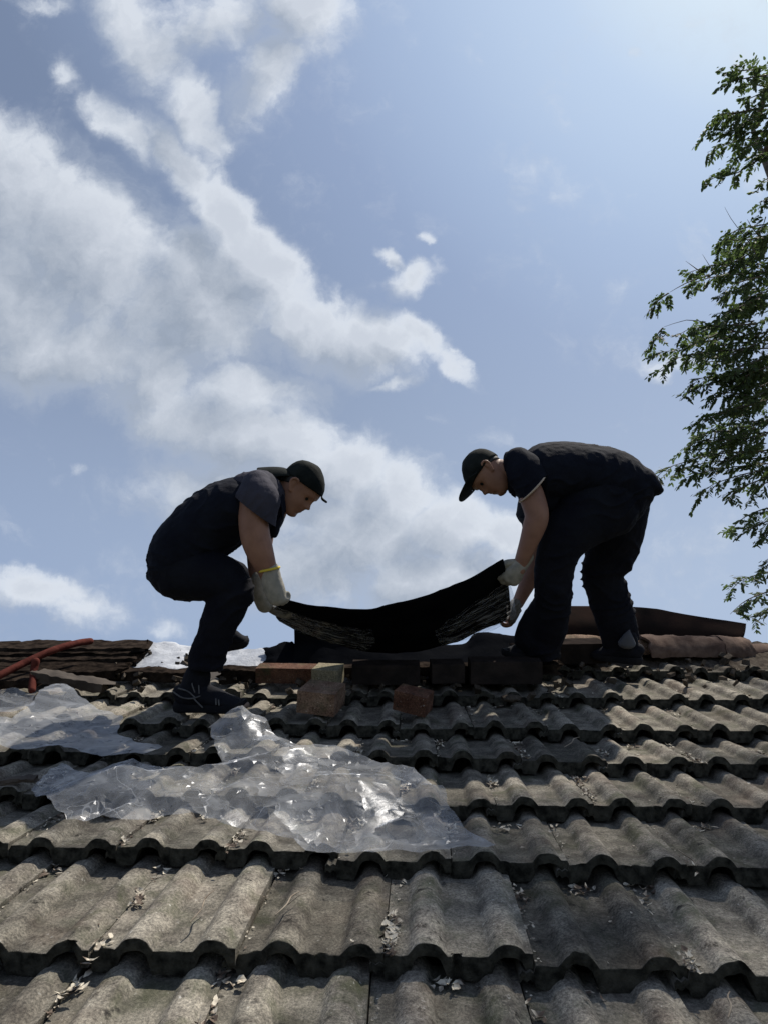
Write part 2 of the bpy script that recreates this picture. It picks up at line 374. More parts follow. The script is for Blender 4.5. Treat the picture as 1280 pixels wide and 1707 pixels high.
# ------------------------------------------------------------------ ground and house
gm = [(-900, -900, 0), (900, -900, 0), (900, 900, 0), (-900, 900, 0)]
tag(mesh_obj('ground', gm, [(0, 1, 2, 3)], 'ground', smooth=False), kind='structure')
rz_ = roof(0, VR, -.115)                     # ridge board line
HX = 5.2
house = empty('house', (0, rz_.y, 0), 'old house under the tiled roof the two men are repairing', 'house')
e0 = roof(0, .62, -.115); back_y = 2 * rz_.y - e0.y
v = [(-HX, e0.y, e0.z), (HX, e0.y, e0.z), (HX, rz_.y, rz_.z), (-HX, rz_.y, rz_.z), (-HX, back_y, e0.z), (HX, back_y, e0.z)]
t_ = .05
v += [(a, b, c - t_) for a, b, c in v]
mesh_obj('roof', v, [(0, 1, 2, 3), (3, 2, 5, 4), (7, 6, 9, 8), (8, 9, 10, 11), (0, 6, 7, 1), (4, 5, 11, 10), (1, 7, 8, 2), (2, 8, 11, 5), (0, 3, 9, 6), (3, 4, 10, 9)], 'deck_wood', house, smooth=False)
wy0, wy1, wx = e0.y + .3, back_y - .3, HX - .3
zt = e0.z + .3 * math.tan(SLOPE) - t_ - .01
pk = rz_.z - t_ - .02
for (nm, pts) in (('wall', [(-wx, wy0, 0), (wx, wy0, 0), (wx, wy0, zt), (-wx, wy0, zt)]), ('wall', [(wx, wy1, 0), (-wx, wy1, 0), (-wx, wy1, zt), (wx, wy1, zt)]),
                  ('wall', [(wx, wy0, 0), (wx, wy1, 0), (wx, wy1, zt), (wx, rz_.y, pk), (wx, wy0, zt)]), ('wall', [(-wx, wy1, 0), (-wx, wy0, 0), (-wx, wy0, zt), (-wx, rz_.y, pk), (-wx, wy1, zt)])):
    n_ = len(pts); mesh_obj(nm, pts, [tuple(range(n_))], 'wall_plaster', house, smooth=False)

# ------------------------------------------------------------------ roof tiles
TW = .300
def prof(x):
    z = 0.0
    for c in (.088, .252):
        t = abs(x - c) / .039
        if t < 1: z = max(z, .0245 * (1 - t ** 2.7) ** 1.0)
    if x > .27: z = max(z, .009)
    return z
def tile_mesh(seed):
    rnd = random.Random(seed)
    xs = [-.032, -.026, -.018, -.010, -.003, .001] + [.001 + (TW - .001) * k / 40 for k in range(1, 41)]
    ys = [0, .0014, .004, .012] + [.014 + .416 * k / 13 for k in range(1, 14)]
    so_ = seed * 9.3
    bow = rnd.uniform(-.003, .003)
    corner = (rnd.choice((0, TW)), rnd.uniform(.03, .06), rnd.uniform(.02, .035)) if seed % 4 == 0 else None
    chips = [(rnd.uniform(0, TW), rnd.uniform(.008, .022), rnd.uniform(.004, .013)) for _ in range(rnd.choice((1, 2, 3)))]
    def top(x, y, j):
        if x < 0: z = -.017 + .008 * math.sin((x + .032) / .032 * math.pi * 2.0) ** 2
        else: z = prof(x)
        z += .0022 * nz((x, y, 0), 22, so_) + .0012 * nz((x, y, 0), 70, so_) + bow * math.sin(y * 7)
        if j == 0: z -= .0022
        elif j == 1: z -= .0006
        yy = y + .0045 * nz((x, 0, 0), 28, so_) + .002 * nz((x, 0, 0), 110, so_)
        if j <= 2:
            for cx, cw, cd in chips:
                if abs(x - cx) < cw: yy += cd * (1 - (abs(x - cx) / cw) ** 2)
        if corner and j <= 3:
            q = 1 - abs(x - corner[0]) / corner[1]
            if q > 0 and x >= 0: yy = max(yy, y * .2 + corner[2] * q * (1 + .5 * nz((x, 0, 0), 90, so_)) + j * .001)
        return Vector((x, yy, z))
    V, Fc, front = [], [], []
    nx, ny = len(xs), len(ys)
    for j, y in enumerate(ys):
        for x in xs: V.append(top(x, y, j))
    for j, y in enumerate(ys):
        for x in xs:
            p = top(x, y, j)
            th = .024 + (.021 if j < 5 else 0) * max(0, 1 - prof(max(x, 0)) / .016)
            if x < 0: th = .016
            if j < 2: p.z = top(x, y, 3).z
            p.z -= th + .0015 * nz((x, y, 3), 60, so_); V.append(p)
    N = nx * ny
    for j in range(ny - 1):
        for i in range(nx - 1):
            a = j * nx + i
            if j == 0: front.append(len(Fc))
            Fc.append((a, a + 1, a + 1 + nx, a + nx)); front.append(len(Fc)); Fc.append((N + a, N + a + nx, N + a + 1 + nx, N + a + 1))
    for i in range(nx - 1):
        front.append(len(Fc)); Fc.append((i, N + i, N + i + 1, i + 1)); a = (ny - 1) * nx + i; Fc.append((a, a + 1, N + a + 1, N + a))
    for j in range(ny - 1):
        a = j * nx; Fc.append((a, a + nx, N + a + nx, N + a)); a = j * nx + nx - 1; Fc.append((a, N + a, N + a + nx, a + nx))
    me = bpy.data.meshes.new('roof_tile'); me.from_pydata([tuple(p) for p in V], [], Fc); me.update()
    me.materials.append(MATS['tile']); me.materials.append(MATS['tile_edge_moss_shade'])
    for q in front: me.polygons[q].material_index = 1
    me.polygons.foreach_set('use_smooth', [True] * len(me.polygons)); me.set_sharp_from_angle(angle=R_(50))
    return me
TILES = [tile_mesh(k + 1) for k in range(14)]
# rows: y of the front edge at the left and right of the photo, px of one known joint, tile pitch
ROWS = [
    (1895, 1930, 600, .297), (1577, 1618, 641, .297), (1410, 1450, 563, .290), (1321, 1350, 827, .288),
    (1252, 1274, 870, .290), (1202, 1222, 913, .288), (1156, 1166, 931, .286), (1121, 1119, 1048, .286), (1093, 1091, 1010, .286)]
ROWNAME = ['lowest', 'second lowest', 'third lowest', 'fourth lowest', 'fifth lowest', 'sixth lowest', 'third highest', 'second highest', 'topmost']
rows_ = []
for (yl, yr, jx, pw) in ROWS:
    a = on_roof(0, yl); b = on_roof(1280, yr); rows_.append([a, b, jx, pw, (yl, yr)])
tiles = []
for i, (a, b, jx, pw, (yl, yr)) in enumerate(rows_):
    du = (b - a).normalized(); up = NRM.cross(du).normalized()
    jy = yl + (yr - yl) * jx / 1280
    j0 = on_roof(jx, jy); s0 = (j0 - a).dot(du)
    L = (b - a).length
    nxt = rows_[i + 1] if i + 1 < len(rows_) else None
    k0 = math.ceil((-.75 - s0) / pw); k1 = math.floor((L + .6 - s0) / pw)
    cnt = 0
    for k in range(k0, k1 + 1):
        p = a + du * (s0 + k * pw)
        if nxt:
            na, nb = nxt[0], nxt[1]; nd = (nb - na).normalized(); e = (na + nd * (p - na).dot(nd) - p).length
        else: e = .30
        # image x for the middle of this tile
        q = p + du * (pw * .5) - CP; pxm = 640 + F * q.dot(RT) / q.dot(FW)
        pym = 853.5 - F * q.dot(UP) / q.dot(FW)
        if i == 7 and pxm < 560: continue
        if i == 8 and pxm < 930: continue
        tilt = math.atan((.052 if i < 8 else .03) / e)
        yv = (up * math.cos(tilt) - NRM * math.sin(tilt))
        jr = random.uniform(-1, 1)
        if i < 3: jr *= .5
        loose = 2.6 if (i >= 5 and pxm < 520) else 1.0
        yaw = Matrix.Rotation(R_(jr * 1.1 * loose), 3, NRM)
        X = yaw @ du; Y = yaw @ yv; Z = X.cross(Y).normalized()
        roll = Matrix.Rotation(R_(random.uniform(-.9, .9) * loose), 3, Y); X = roll @ X; Z = roll @ Z
        sx = (pw - .003) / TW; sy = max(.85, (e + .065) / .43)
        pos = p + up * random.uniform(-.015, .013) * loose + NRM * random.uniform(-.004, .005) * loose
        M = Matrix(((X.x * sx, Y.x * sy, Z.x, pos.x), (X.y * sx, Y.y * sy, Z.y, pos.y), (X.z * sx, Y.z * sy, Z.z, pos.z), (0, 0, 0, 1)))
        o = bpy.data.objects.new('concrete_tile', TILES[(i * 5 + k * 3) % 14 if k % 2 else random.randrange(14)]); COL.objects.link(o)
        o.matrix_world = M
        cnt += 1
        tiles.append([o, i, cnt, M, e, pxm, pym])
bycourse = {}
for t in tiles: bycourse.setdefault(t[1], []).append(t)
for i, L_ in bycourse.items():
    vis = [t for t in L_ if -90 < t[5] < 1370]
    lo_ = [t for t in L_ if t[5] <= -90][::-1]; hi_ = [t for t in L_ if t[5] >= 1370]
    for t in L_:
        if t in vis:
            k = vis.index(t)
            where = f'{ordinal(k)} from the left' if k < len(vis) / 2 else f'{ordinal(len(vis) - 1 - k)} from the right'
            lab = f'weathered grey two-roll tile, {where} in the {ROWNAME[i]} course'
        else:
            side, q = ('left', lo_.index(t)) if t in lo_ else ('right', hi_.index(t))
            lab = f'grey tile past the {side} edge of view, {ordinal(q)} out, {ROWNAME[i]} course'
        tag(t[0], lab, 'tile', 'overlapping tiles of the roof slope')

# back slope of the roof: the tiles there cannot be seen from here, so only its deck is built

# ------------------------------------------------------------------ leaf litter in the joints
def litter():
    V, Fc = [], []
    rnd = random.Random(5)
    def bit(M, x, y, z, ln, wd, ang, curl):
        ca, sa = math.cos(ang), math.sin(ang); b = len(V)
        roll = rnd.uniform(-.7, .7)
        for (s, t) in ((-1, 0), (-.35, -1), (.4, -.9), (1, 0), (.4, .9), (-.35, 1), (0, 0)):
            lx, ly = s * ln, t * wd; lz = curl * (s * s) * ln + abs(t) * wd * .5 + t * wd * roll
            V.append(M @ Vector((x + lx * ca - ly * sa, y + lx * sa + ly * ca, z + .002 + lz)))
        for q in range(6): Fc.append((b + q, b + (q + 1) % 6, b + 6))
    for (o, i, c, M, e, pxm, pym) in tiles:
        if not (-120 < pxm < 1400): continue
        for q in range(rnd.choice((0, 1, 1, 2, 3))):                                    # clumps in the joint
            y0 = rnd.uniform(.0, e); n = rnd.randint(3, 20 if i < 5 else 7)
            for _ in range(n):
                bit(M, rnd.gauss(.012, .009), y0 + rnd.gauss(0, .028), rnd.uniform(0, .008), rnd.uniform(.006, .017), rnd.uniform(.002, .0055), rnd.gauss(1.4, .8), rnd.uniform(-.3, .9))
        if rnd.random() < .55:                                                             # drift against the tile above
            n = rnd.randint(3, 20)
            xx = rnd.choice((.17, .03, .165, .02)); yy = e - rnd.uniform(.01, .05)
            for _ in range(n): bit(M, xx + rnd.gauss(0, .022), yy + rnd.gauss(0, .014), rnd.uniform(0, .01), rnd.uniform(.005, .016), rnd.uniform(.002, .006), rnd.uniform(0, 6), rnd.uniform(-.3, .9))
        for _ in range(rnd.randint(10, 30)):
            bit(M, rnd.gauss(.006, .005), rnd.uniform(0, e), rnd.uniform(0, .003), rnd.uniform(.002, .005), rnd.uniform(.0012, .003), rnd.uniform(0, 6), .4)
        for _ in range(rnd.randint(0, 4)):
            x = rnd.uniform(0, TW); bit(M, x, rnd.uniform(0, e), prof(x), rnd.uniform(.003, .008), rnd.uniform(.0015, .004), rnd.uniform(0, 6), .3)
    tag(mesh_obj('leaf_litter', V, Fc, 'dry_leaf', smooth=False), 'dry fallen leaves and flakes caught in the joints of the roof tiles', 'leaf litter', kind='stuff')
litter()
def twig(px0, py0, px1, py1, lab, r=.0018, fork=True):
    a = on_roof(px0, py0, .022); b = on_roof(px1, py1, .022); d = b - a
    bm = bmesh.new(); side = d.cross(NRM)
    tube(bm, [a + NRM * .004, a + d * .35 + side * .05 + NRM * .008, a + d * .7 - side * .04 + NRM * .006, b + NRM * .003], [r * .8, r, r, r * .5], seg=6)
    if fork: tube(bm, [a + d * .5, a + d * .72 + side * .16 + NRM * .012, a + d * .9 + side * .25 + NRM * .010], [r * .8, r * .6, r * .4], seg=5)
    tag(bm_obj('twig', bm, 'twig'), lab, 'twig', 'twigs dropped on the tiles')
twig(318, 1540, 357, 1487, 'short straight pale twig lying on a tile near the bottom left', fork=False)
twig(460, 1528, 500, 1488, 'pale forked twig lying in the joint between two tiles near the bottom of the picture')
twig(940, 1247, 965, 1230, 'thin pale twig crossing a tile in the sunny upper right of the roof', fork=False)
twig(1130, 1420, 1160, 1445, 'thin curved twig on a shaded tile to the right of the plastic sheet')
twig(1213, 1700, 1216, 1655, 'upright pale twig at the very bottom right corner', fork=False)

# ------------------------------------------------------------------ bricks
def brick(px, py, wpx, hpx, dep, yaw, mat, lab, tilt=0, w=.034, roll=0, name='brick', lumps=.0008, hscale=1.0):
    p = on_roof(px, py, w); D = (p - CP).dot(FW)
    wd = wpx * D / F; ht = hpx * D / F * hscale
    bm = bmesh.new(); bmesh.ops.create_cube(bm, size=1)
    bmesh.ops.subdivide_edges(bm, edges=bm.edges, cuts=9, use_grid_fill=True)
    sd = px * .37
    for v in bm.verts:
        c = v.co * 2; r = .965
        # round the arrises a little and make the faces uneven
        q = Vector((max(-r, min(r, c.x)), max(-r, min(r, c.y)), max(-r, min(r, c.z))))
        e = c - q
        if e.length > 0: c = q + e.normalized() * min(e.length, .022)
        v.co = Vector((c.x * wd / 2, c.y * dep / 2, c.z * ht / 2))
        v.co += Vector((nz(v.co, 30, sd), nz(v.co, 30, sd + 5), nz(v.co, 30, sd + 9))) * lumps * 1.6 + Vector((nz(v.co, 90, sd), nz(v.co, 90, sd + 5), nz(v.co, 90, sd + 9))) * lumps
        v.co.z += ht / 2; v.co.y += dep / 2
    o = bm_obj(name, bm, mat, smooth=True, sharp=24)
    X = RT; Y = UPS; Z = NRM
    base = Matrix(((X.x, Y.x, Z.x, p.x), (X.y, Y.y, Z.y, p.y), (X.z, Y.z, Z.z, p.z), (0, 0, 0, 1)))
    o.matrix_world = base @ Matrix.Rotation(R_(yaw), 4, 'Z') @ Matrix.Rotation(R_(tilt), 4, 'X') @ Matrix.Rotation(R_(roll), 4, 'Y')
    return tag(o, lab, 'brick', 'loose bricks below the ridge')
brick(525, 1192, 66, 38, .17, -12, 'brick', 'reddish brown brick with mossy top, front one of the pair left of the centre', tilt=0, roll=3)
brick(541, 1147, 46, 30, .13, -10, 'brick_moss', 'small green mossy brick just behind the reddish brick, left of the centre')
brick(680, 1190, 58, 34, .10, -22, 'brick_red', 'red brick lying alone askew on the tiles below the black felt', tilt=2, roll=7)
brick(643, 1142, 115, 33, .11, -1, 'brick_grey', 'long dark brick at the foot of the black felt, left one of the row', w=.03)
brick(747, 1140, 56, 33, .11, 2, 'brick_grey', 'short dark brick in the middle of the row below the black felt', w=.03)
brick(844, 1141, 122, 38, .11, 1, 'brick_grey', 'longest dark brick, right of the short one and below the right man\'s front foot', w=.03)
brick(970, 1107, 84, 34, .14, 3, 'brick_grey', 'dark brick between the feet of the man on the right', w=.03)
brick(475, 1140, 100, 26, .10, -3, 'brick_red', 'reddish brown brick behind the mossy pair, beside the silver membrane', w=.01)

# broken lump of mortar lying on a tile
def lump(px, py, rx, ry, lab, mat='mortar', w=.03, hz=.4):
    p = on_roof(px, py, w); D = (p - CP).dot(FW); bm = bmesh.new()
    bmesh.ops.create_icosphere(bm, subdivisions=4, radius=1)
    for v in bm.verts:
        n = 1 + .35 * nz(v.co, 1.6, px) + .15 * nz(v.co, 5, px)
        v.co = v.co * n; v.co = p + RT * v.co.x * rx * D / F + UPS * v.co.y * ry * D / F * 1.6 + NRM * (v.co.z * ry * D / F * hz * 2 + .01)
    return tag(bm_obj('mortar_lump', bm, mat, sharp=40), lab, 'mortar lump', 'broken bits of mortar')
lump(851, 1168, 16, 7, 'flat dark lump of mortar on a shaded tile below the long dark brick')

# ------------------------------------------------------------------ generic sheet from control rows
def grid_sheet(name, rows, mat, thick=.004, parent=None, sub=8, wav=0.0, wsc=12, seed=0, ragged=0.0, sharp=None, fold=None):
    """rows: list of polylines (equal counts of (px,py,D)); interpolated both ways into a thick sheet"""
    R2 = [catmull([tuple(PC(*q)) for q in r], sub) for r in rows]
    cols = list(zip(*R2))
    G_ = [catmull(list(c), sub) for c in cols]           # G_[i][j]
    nu, nv = len(G_), len(G_[0])
    P = [[Vector(G_[i][j]) for j in range(nv)] for i in range(nu)]
    Nn = [[None] * nv for _ in range(nu)]
    for i in range(nu):
        for j in range(nv):
            a = P[min(i + 1, nu - 1)][j] - P[max(i - 1, 0)][j]; b = P[i][min(j + 1, nv - 1)] - P[i][max(j - 1, 0)]
            n = a.cross(b); Nn[i][j] = n.normalized() if n.length > 1e-9 else NRM
    V = []
    for s in (0, 1):
        for i in range(nu):
            for j in range(nv):
                p = P[i][j]; q = p + Nn[i][j] * (wav * nz(p, wsc, seed) + wav * .4 * nz(p, wsc * 3, seed))
                if fold: q = q + Nn[i][j] * fold(i / (nu - 1), j / (nv - 1))
                if ragged and i in (0, nu - 1): q = q + RT * ragged * nz((0, 0, j * .37), 3, seed + i)
                if ragged and j in (0, nv - 1): q = q + UP * ragged * nz((i * .17, 0, 0), 3, seed + j)
                V.append(q - Nn[i][j] * thick * s)
    N = nu * nv; Fc = []
    for i in range(nu - 1):
        for j in range(nv - 1):
            a = i * nv + j; Fc.append((a, a + 1, a + nv + 1, a + nv)); Fc.append((N + a, N + a + nv, N + a + nv + 1, N + a + 1))
    for i in range(nu - 1):
        a = i * nv; Fc.append((a, a + nv, N + a + nv, N + a)); a += nv - 1; Fc.append((a, N + a, N + a + nv, a + nv))
    for j in range(nv - 1):
        a = j; Fc.append((a, N + a, N + a + 1, a + 1)); a = (nu - 1) * nv + j; Fc.append((a, a + 1, N + a + 1, N + a))
    if thick == 0:
        V = V[:N]; Fc = [f for f in Fc if max(f) < N]
    o = mesh_obj(name, V, Fc, mat, parent, sharp=sharp)
    uv = o.data.uv_layers.new(name='UVMap')
    for lp in o.data.loops:
        q = lp.vertex_index % N; uv.data[lp.index].uv = (q // nv / (nu - 1), q % nv / (nv - 1))
    return o

# the black felt sheet the men carry: near (upper) edge, middle, far (lower) edge
felt = empty('felt_sheet', PC(650, 1040, 3.1), 'black roofing felt carried between the two men, sagging in the middle', 'roofing felt')
near = [(478, 998, 2.84), (520, 1009, 2.87), (560, 1013, 2.90), (620, 1013, 2.94), (680, 1001, 2.98), (740, 981, 3.02), (790, 958, 3.06), (838, 932, 3.10)]
mid = [(458, 1014, 2.98), (505, 1032, 3.03), (560, 1042, 3.08), (620, 1050, 3.12), (690, 1042, 3.16), (745, 1028, 3.20), (800, 1006, 3.24), (847, 984, 3.28)]
far = [(466, 1036, 3.08), (505, 1056, 3.16), (560, 1072, 3.24), (620, 1086, 3.30), (690, 1086, 3.34), (745, 1074, 3.38), (800, 1052, 3.42), (849, 1029, 3.46)]
grid_sheet('sheet', [near, mid, far], 'felt_black', .004, felt, sub=7, wav=.010, wsc=7, seed=3)
def lift(rows, d): return [[(a, b, D - d) for a, b, D in r] for r in rows]
fl = lambda i, j: .006 * math.sin(j * 46 + 3 * math.sin(i * 7)) * (.4 + .6 * i)
ra = [[(455, 1010, 2.93), (480, 1018, 2.95), (520, 1031, 2.98), (570, 1043, 3.03), (620, 1052, 3.07)],
      [(460, 1026, 2.98), (490, 1037, 3.02), (530, 1052, 3.07), (575, 1064, 3.12), (625, 1072, 3.16)],
      [(470, 1038, 3.02), (500, 1052, 3.08), (540, 1068, 3.14), (580, 1080, 3.20), (605, 1086, 3.24)]]
grid_sheet('plastic_film', ra, 'stretched_film', 0, felt, sub=8, wav=.005, wsc=22, fold=fl)
rb = [[(844, 968, 3.18), (820, 985, 3.17), (790, 1005, 3.17), (755, 1030, 3.17), (725, 1052, 3.17)],
      [(852, 1002, 3.27), (825, 1018, 3.26), (795, 1034, 3.25), (760, 1052, 3.24), (728, 1064, 3.22)],
      [(856, 1032, 3.36), (830, 1047, 3.34), (798, 1060, 3.32), (768, 1070, 3.30), (735, 1076, 3.28)]]
grid_sheet('plastic_film', rb, 'stretched_film', 0, felt, sub=8, wav=.005, wsc=22, fold=fl)
rc_ = [[(838, 968, 3.28), (848, 985, 3.30), (850, 1010, 3.33), (849, 1034, 3.36)], [(846, 966, 3.30), (854, 985, 3.32), (857, 1008, 3.35), (862, 1030, 3.38)]]
grid_sheet('plastic_film', rc_, 'hazy_film', 0, felt, sub=6, wav=.004, wsc=40)

# black felt already draped over the open ridge behind
r1 = [(491, 1046, 3.55), (560, 1056, 3.6), (640, 1070, 3.62), (700, 1073, 3.64), (770, 1075, 3.66), (797, 1056, 3.68), (850, 1062, 3.7), (900, 1064, 3.7)]
r2 = [(491, 1078, 3.50), (560, 1082, 3.5), (640, 1088, 3.5), (700, 1090, 3.52), (770, 1090, 3.54), (800, 1080, 3.55), (850, 1082, 3.58), (900, 1084, 3.6)]
r3 = [(486, 1110, 3.42), (560, 1112, 3.4), (640, 1118, 3.38), (700, 1118, 3.38), (770, 1118, 3.38), (800, 1116, 3.38), (850, 1114, 3.4), (900, 1108, 3.42)]
r0 = [(494, 1052, 3.95), (560, 1062, 3.95), (640, 1078, 3.95), (700, 1082, 3.95), (770, 1086, 3.95), (797, 1068, 3.97), (850, 1074, 4.0), (900, 1074, 4.0)]
o = grid_sheet('felt_underlay', [r0, r1, r2, r3], 'felt_black', .006, None, sub=6, wav=.012, wsc=9, seed=9)
tag(o, 'black roofing felt already draped over the open ridge behind the carried sheet', 'roofing felt')
# crumpled dark fold of felt beside the silver membrane
o = grid_sheet('felt_scrap', [[(440, 1082, 3.6), (462, 1076, 3.6), (486, 1074, 3.62), (500, 1080, 3.65)], [(446, 1100, 3.5), (466, 1092, 3.5), (486, 1090, 3.5), (504, 1094, 3.5)], [(432, 1114, 3.4), (460, 1114, 3.38), (486, 1112, 3.38), (505, 1112, 3.4)]],
               'felt_black', .006, None, sub=6, wav=.02, wsc=16, seed=4, ragged=.006)
tag(o, 'crumpled dark scrap of felt at the right end of the silver membrane', 'felt scrap')
# silver membrane patches
o = grid_sheet('membrane', [[(228, 1072, 3.9), (262, 1070, 3.9), (300, 1074, 3.9), (340, 1082, 3.9)], [(222, 1092, 3.7), (262, 1090, 3.7), (300, 1092, 3.7), (340, 1098, 3.7)], [(205, 1116, 3.5), (250, 1121, 3.42), (285, 1118, 3.42), (340, 1122, 3.42)]],
               'silver_membrane', .003, None, sub=6, wav=.012, wsc=11, seed=2, ragged=.008)
tag(o, 'flat silvery membrane on the ridge between the rotten boards and the crouching man', 'membrane', 'silver membrane patches on the ridge')
o = grid_sheet('membrane', [[(366, 1086, 3.75), (400, 1084, 3.75), (440, 1082, 3.75), (460, 1078, 3.75)], [(370, 1098, 3.6), (400, 1096, 3.6), (435, 1092, 3.6), (456, 1088, 3.6)], [(365, 1111, 3.45), (400, 1111, 3.42), (425, 1114, 3.42), (440, 1113, 3.42)]],
               'silver_membrane', .003, None, sub=6, wav=.014, wsc=14, seed=6, ragged=.006)
tag(o, 'creased silvery membrane just right of the crouching man\'s shins', 'membrane', 'silver membrane patches on the ridge')

# ------------------------------------------------------------------ rotten boards, hose, ridge pieces
def board(x0, y0, x1, y1, hpx, D, lab, seed, mat='rot_wood', dep=.10, taper=.0, name='rotten_board', cat='board', drop=0.0):
    a = PC(x0, y0, D); b = PC(x1, y1, D); d = (b - a); L = d.length; d.normalize()
    n = FW - d * FW.dot(d); n.normalize(); s = d.cross(n) * -1
    if s.z < 0: s = -s
    h = hpx * D / F; N_ = 60; V, Fc = [], []
    ring = []
    for i in range(N_ + 1):
        t = i / N_
        c = a + d * (L * t)
        hh = h * (1 - taper * t)
        en = 1.0
        q = []
        for k, (yy, zz) in enumerate(((-.5, -.5), (-.5, -.2), (-.5, .1), (-.5, .5), (-.1, .52), (.5, .5), (.5, 0), (.5, -.5), (0, -.52))):
            p = c + s * (zz * hh) + n * (yy * dep)
            w_ = nz(p * 1.0, 9, seed) * .010 + nz(p, 40, seed + k) * .006 + nz((p.x * 12, p.y * 90, p.z * 90), 1, seed) * .006
            p = p + n * w_ + s * w_ * .7
            if i in (0, N_): p = p + d * (nz((k * .9, i, seed), 2.3, seed) * .09)
            q.append(len(V)); V.append(p)
        ring.append(q)
    m_ = 9
    for i in range(N_):
        for k in range(m_): Fc.append((ring[i][k], ring[i][(k + 1) % m_], ring[i + 1][(k + 1) % m_], ring[i + 1][k]))
    Fc.append(tuple(reversed(ring[0]))); Fc.append(tuple(ring[-1]))
    o = mesh_obj(name, V, Fc, mat, sharp=35)
    return tag(o, lab, cat, 'rotten boards piled along the ridge')
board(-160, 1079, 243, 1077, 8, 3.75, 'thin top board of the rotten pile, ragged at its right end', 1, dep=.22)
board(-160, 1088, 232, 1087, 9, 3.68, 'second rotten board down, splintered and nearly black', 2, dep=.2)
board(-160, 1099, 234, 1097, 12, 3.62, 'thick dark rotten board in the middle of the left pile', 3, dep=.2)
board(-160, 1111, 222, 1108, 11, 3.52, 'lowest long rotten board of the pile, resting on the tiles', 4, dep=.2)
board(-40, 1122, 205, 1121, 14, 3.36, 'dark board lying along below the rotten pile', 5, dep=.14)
board(64, 1124, 178, 1146, 15, 3.12, 'weathered grey brown board slanting down to the right below the red hose', 6, mat='old_board', dep=.08)
board(-120, 1140, 66, 1136, 16, 3.12, 'short dark board at the left edge under the red hose', 7, dep=.12)
board(196, 1122, 330, 1126, 16, 3.40, 'dark board left of the crouching man\'s shoe', 8, dep=.1)
board(372, 1124, 440, 1126, 22, 3.35, 'dark board end right of the crouching man\'s shoe', 9, dep=.1)
board(560, 1118, 930, 1112, 16, 3.36, 'dark batten under the draped felt behind the row of bricks', 11, dep=.1)
board(0, 1306, 62, 1299, 7, 2.12, 'thin pale stick lying on the tiles at the left edge', 10, mat='old_board', dep=.02)

bm = bmesh.new()
hp = [PC(-70, 1160, 2.9), PC(-10, 1131, 3.02), PC(50, 1101, 3.18), PC(95, 1082, 3.3), PC(130, 1072, 3.42), PC(151, 1069, 3.5)]
tube(bm, hp, [.017] * 6, seg=16, sub=8)
hose = bm_obj('red_hose', bm, 'red_hose'); tag(hose, 'rigid dull red hose rising over the rotten boards at the left edge', 'hose')
bm = bmesh.new(); tube(bm, [PC(60, 1103, 3.13), PC(57, 1120, 3.11), PC(54, 1150, 3.02)], [.018, .016, .016], seg=12)
tag(bm_obj('strap', bm, 'red_hose'), 'short dark red stub hanging below the red hose', 'pipe stub')

# rusty half-round ridge sheet leaning behind the right man
rt = [[(880, 1012, 4.15), (960, 1011, 4.15), (1070, 1014, 4.12), (1150, 1026, 4.08), (1243, 1040, 4.02)],
      [(880, 1035, 3.99), (960, 1036, 3.98), (1070, 1040, 3.96), (1150, 1047, 3.93), (1240, 1058, 3.90)],
      [(880, 1062, 3.92), (960, 1064, 3.91), (1070, 1068, 3.9), (1150, 1072, 3.88), (1230, 1080, 3.86)]]
o = grid_sheet('ridge_sheet', rt, 'rust_sheet', .004, None, sub=7, wav=.006, wsc=5, seed=1)
tag(o, 'long curved rust brown metal sheet standing on the ridge behind the man on the right', 'metal sheet')

def ridge_tile(x0, x1, py, D0, D1, r, lab, mat='clay', tiltpx=0):
    a = PC(x0, py, D0); b = PC(x1, py + tiltpx, D1); d = (b - a); L = d.length; d.normalize()
    f = (FW - d * FW.dot(d)).normalized(); s = f.cross(d); s = s if s.z > 0 else -s
    V, Fc = [], []; nA, nL = 24, 24
    for lay in (0, 1):
        for i in range(nL + 1):
            t = i / nL; rr = r * (1.12 - .12 * t) - lay * .014
            c = a + d * L * t
            for k in range(nA + 1):
                an = math.pi * k / nA
                p = c - f * rr * math.cos(an) + s * rr * math.sin(an); p = p + s * (.006 * nz(p, 18, x0) + .004 * nz(p, 55, x0)) - f * .006 * nz(p, 30, x0 + 9)
                if i in (0, nL): p = p + d * .022 * nz(p, 24, x0)
                V.append(p)
    w_ = nA + 1; N = w_ * (nL + 1)
    for i in range(nL):
        for k in range(nA):
            q = i * w_ + k; Fc.append((q, q + 1, q + w_ + 1, q + w_)); Fc.append((N + q, N + q + w_, N + q + w_ + 1, N + q + 1))
        for k in (0, nA):
            q = i * w_ + k; Fc.append((q, q + w_, N + q + w_, N + q) if k == 0 else (q, N + q, N + q + w_, q + w_))
    for i in (0, nL):
        for k in range(nA):
            q = i * w_ + k; Fc.append((q, N + q, N + q + 1, q + 1) if i == 0 else (q, q + 1, N + q + 1, N + q))
    o = mesh_obj('ridge_tile', V, Fc, mat, sharp=50)
    bm = bmesh.new(); bm.from_mesh(o.data); bmesh.ops.recalc_face_normals(bm, faces=bm.faces); bm.to_mesh(o.data); bm.free()
    return tag(o, lab, 'ridge tile', 'half-round clay ridge tiles')
ridge_tile(1068, 1196, 1090, 3.72, 3.80, .092, 'long dusty pink ridge tile just right of the right man\'s rear foot', tiltpx=-1)
ridge_tile(1190, 1238, 1090, 3.80, 3.86, .090, 'pale round ridge tile below the right end of the rusty sheet')
ridge_tile(1236, 1400, 1096, 3.86, 4.0, .07, 'pinkish ridge tile running out of view at the right edge')
ridge_tile(826, 872, 1082, 3.72, 3.76, .062, 'pale clay ridge tile in front of the right man\'s forward foot')
ridge_tile(935, 1075, 1086, 3.74, 3.76, .080, 'dark shaded ridge tile behind the legs of the man on the right', mat='brick')
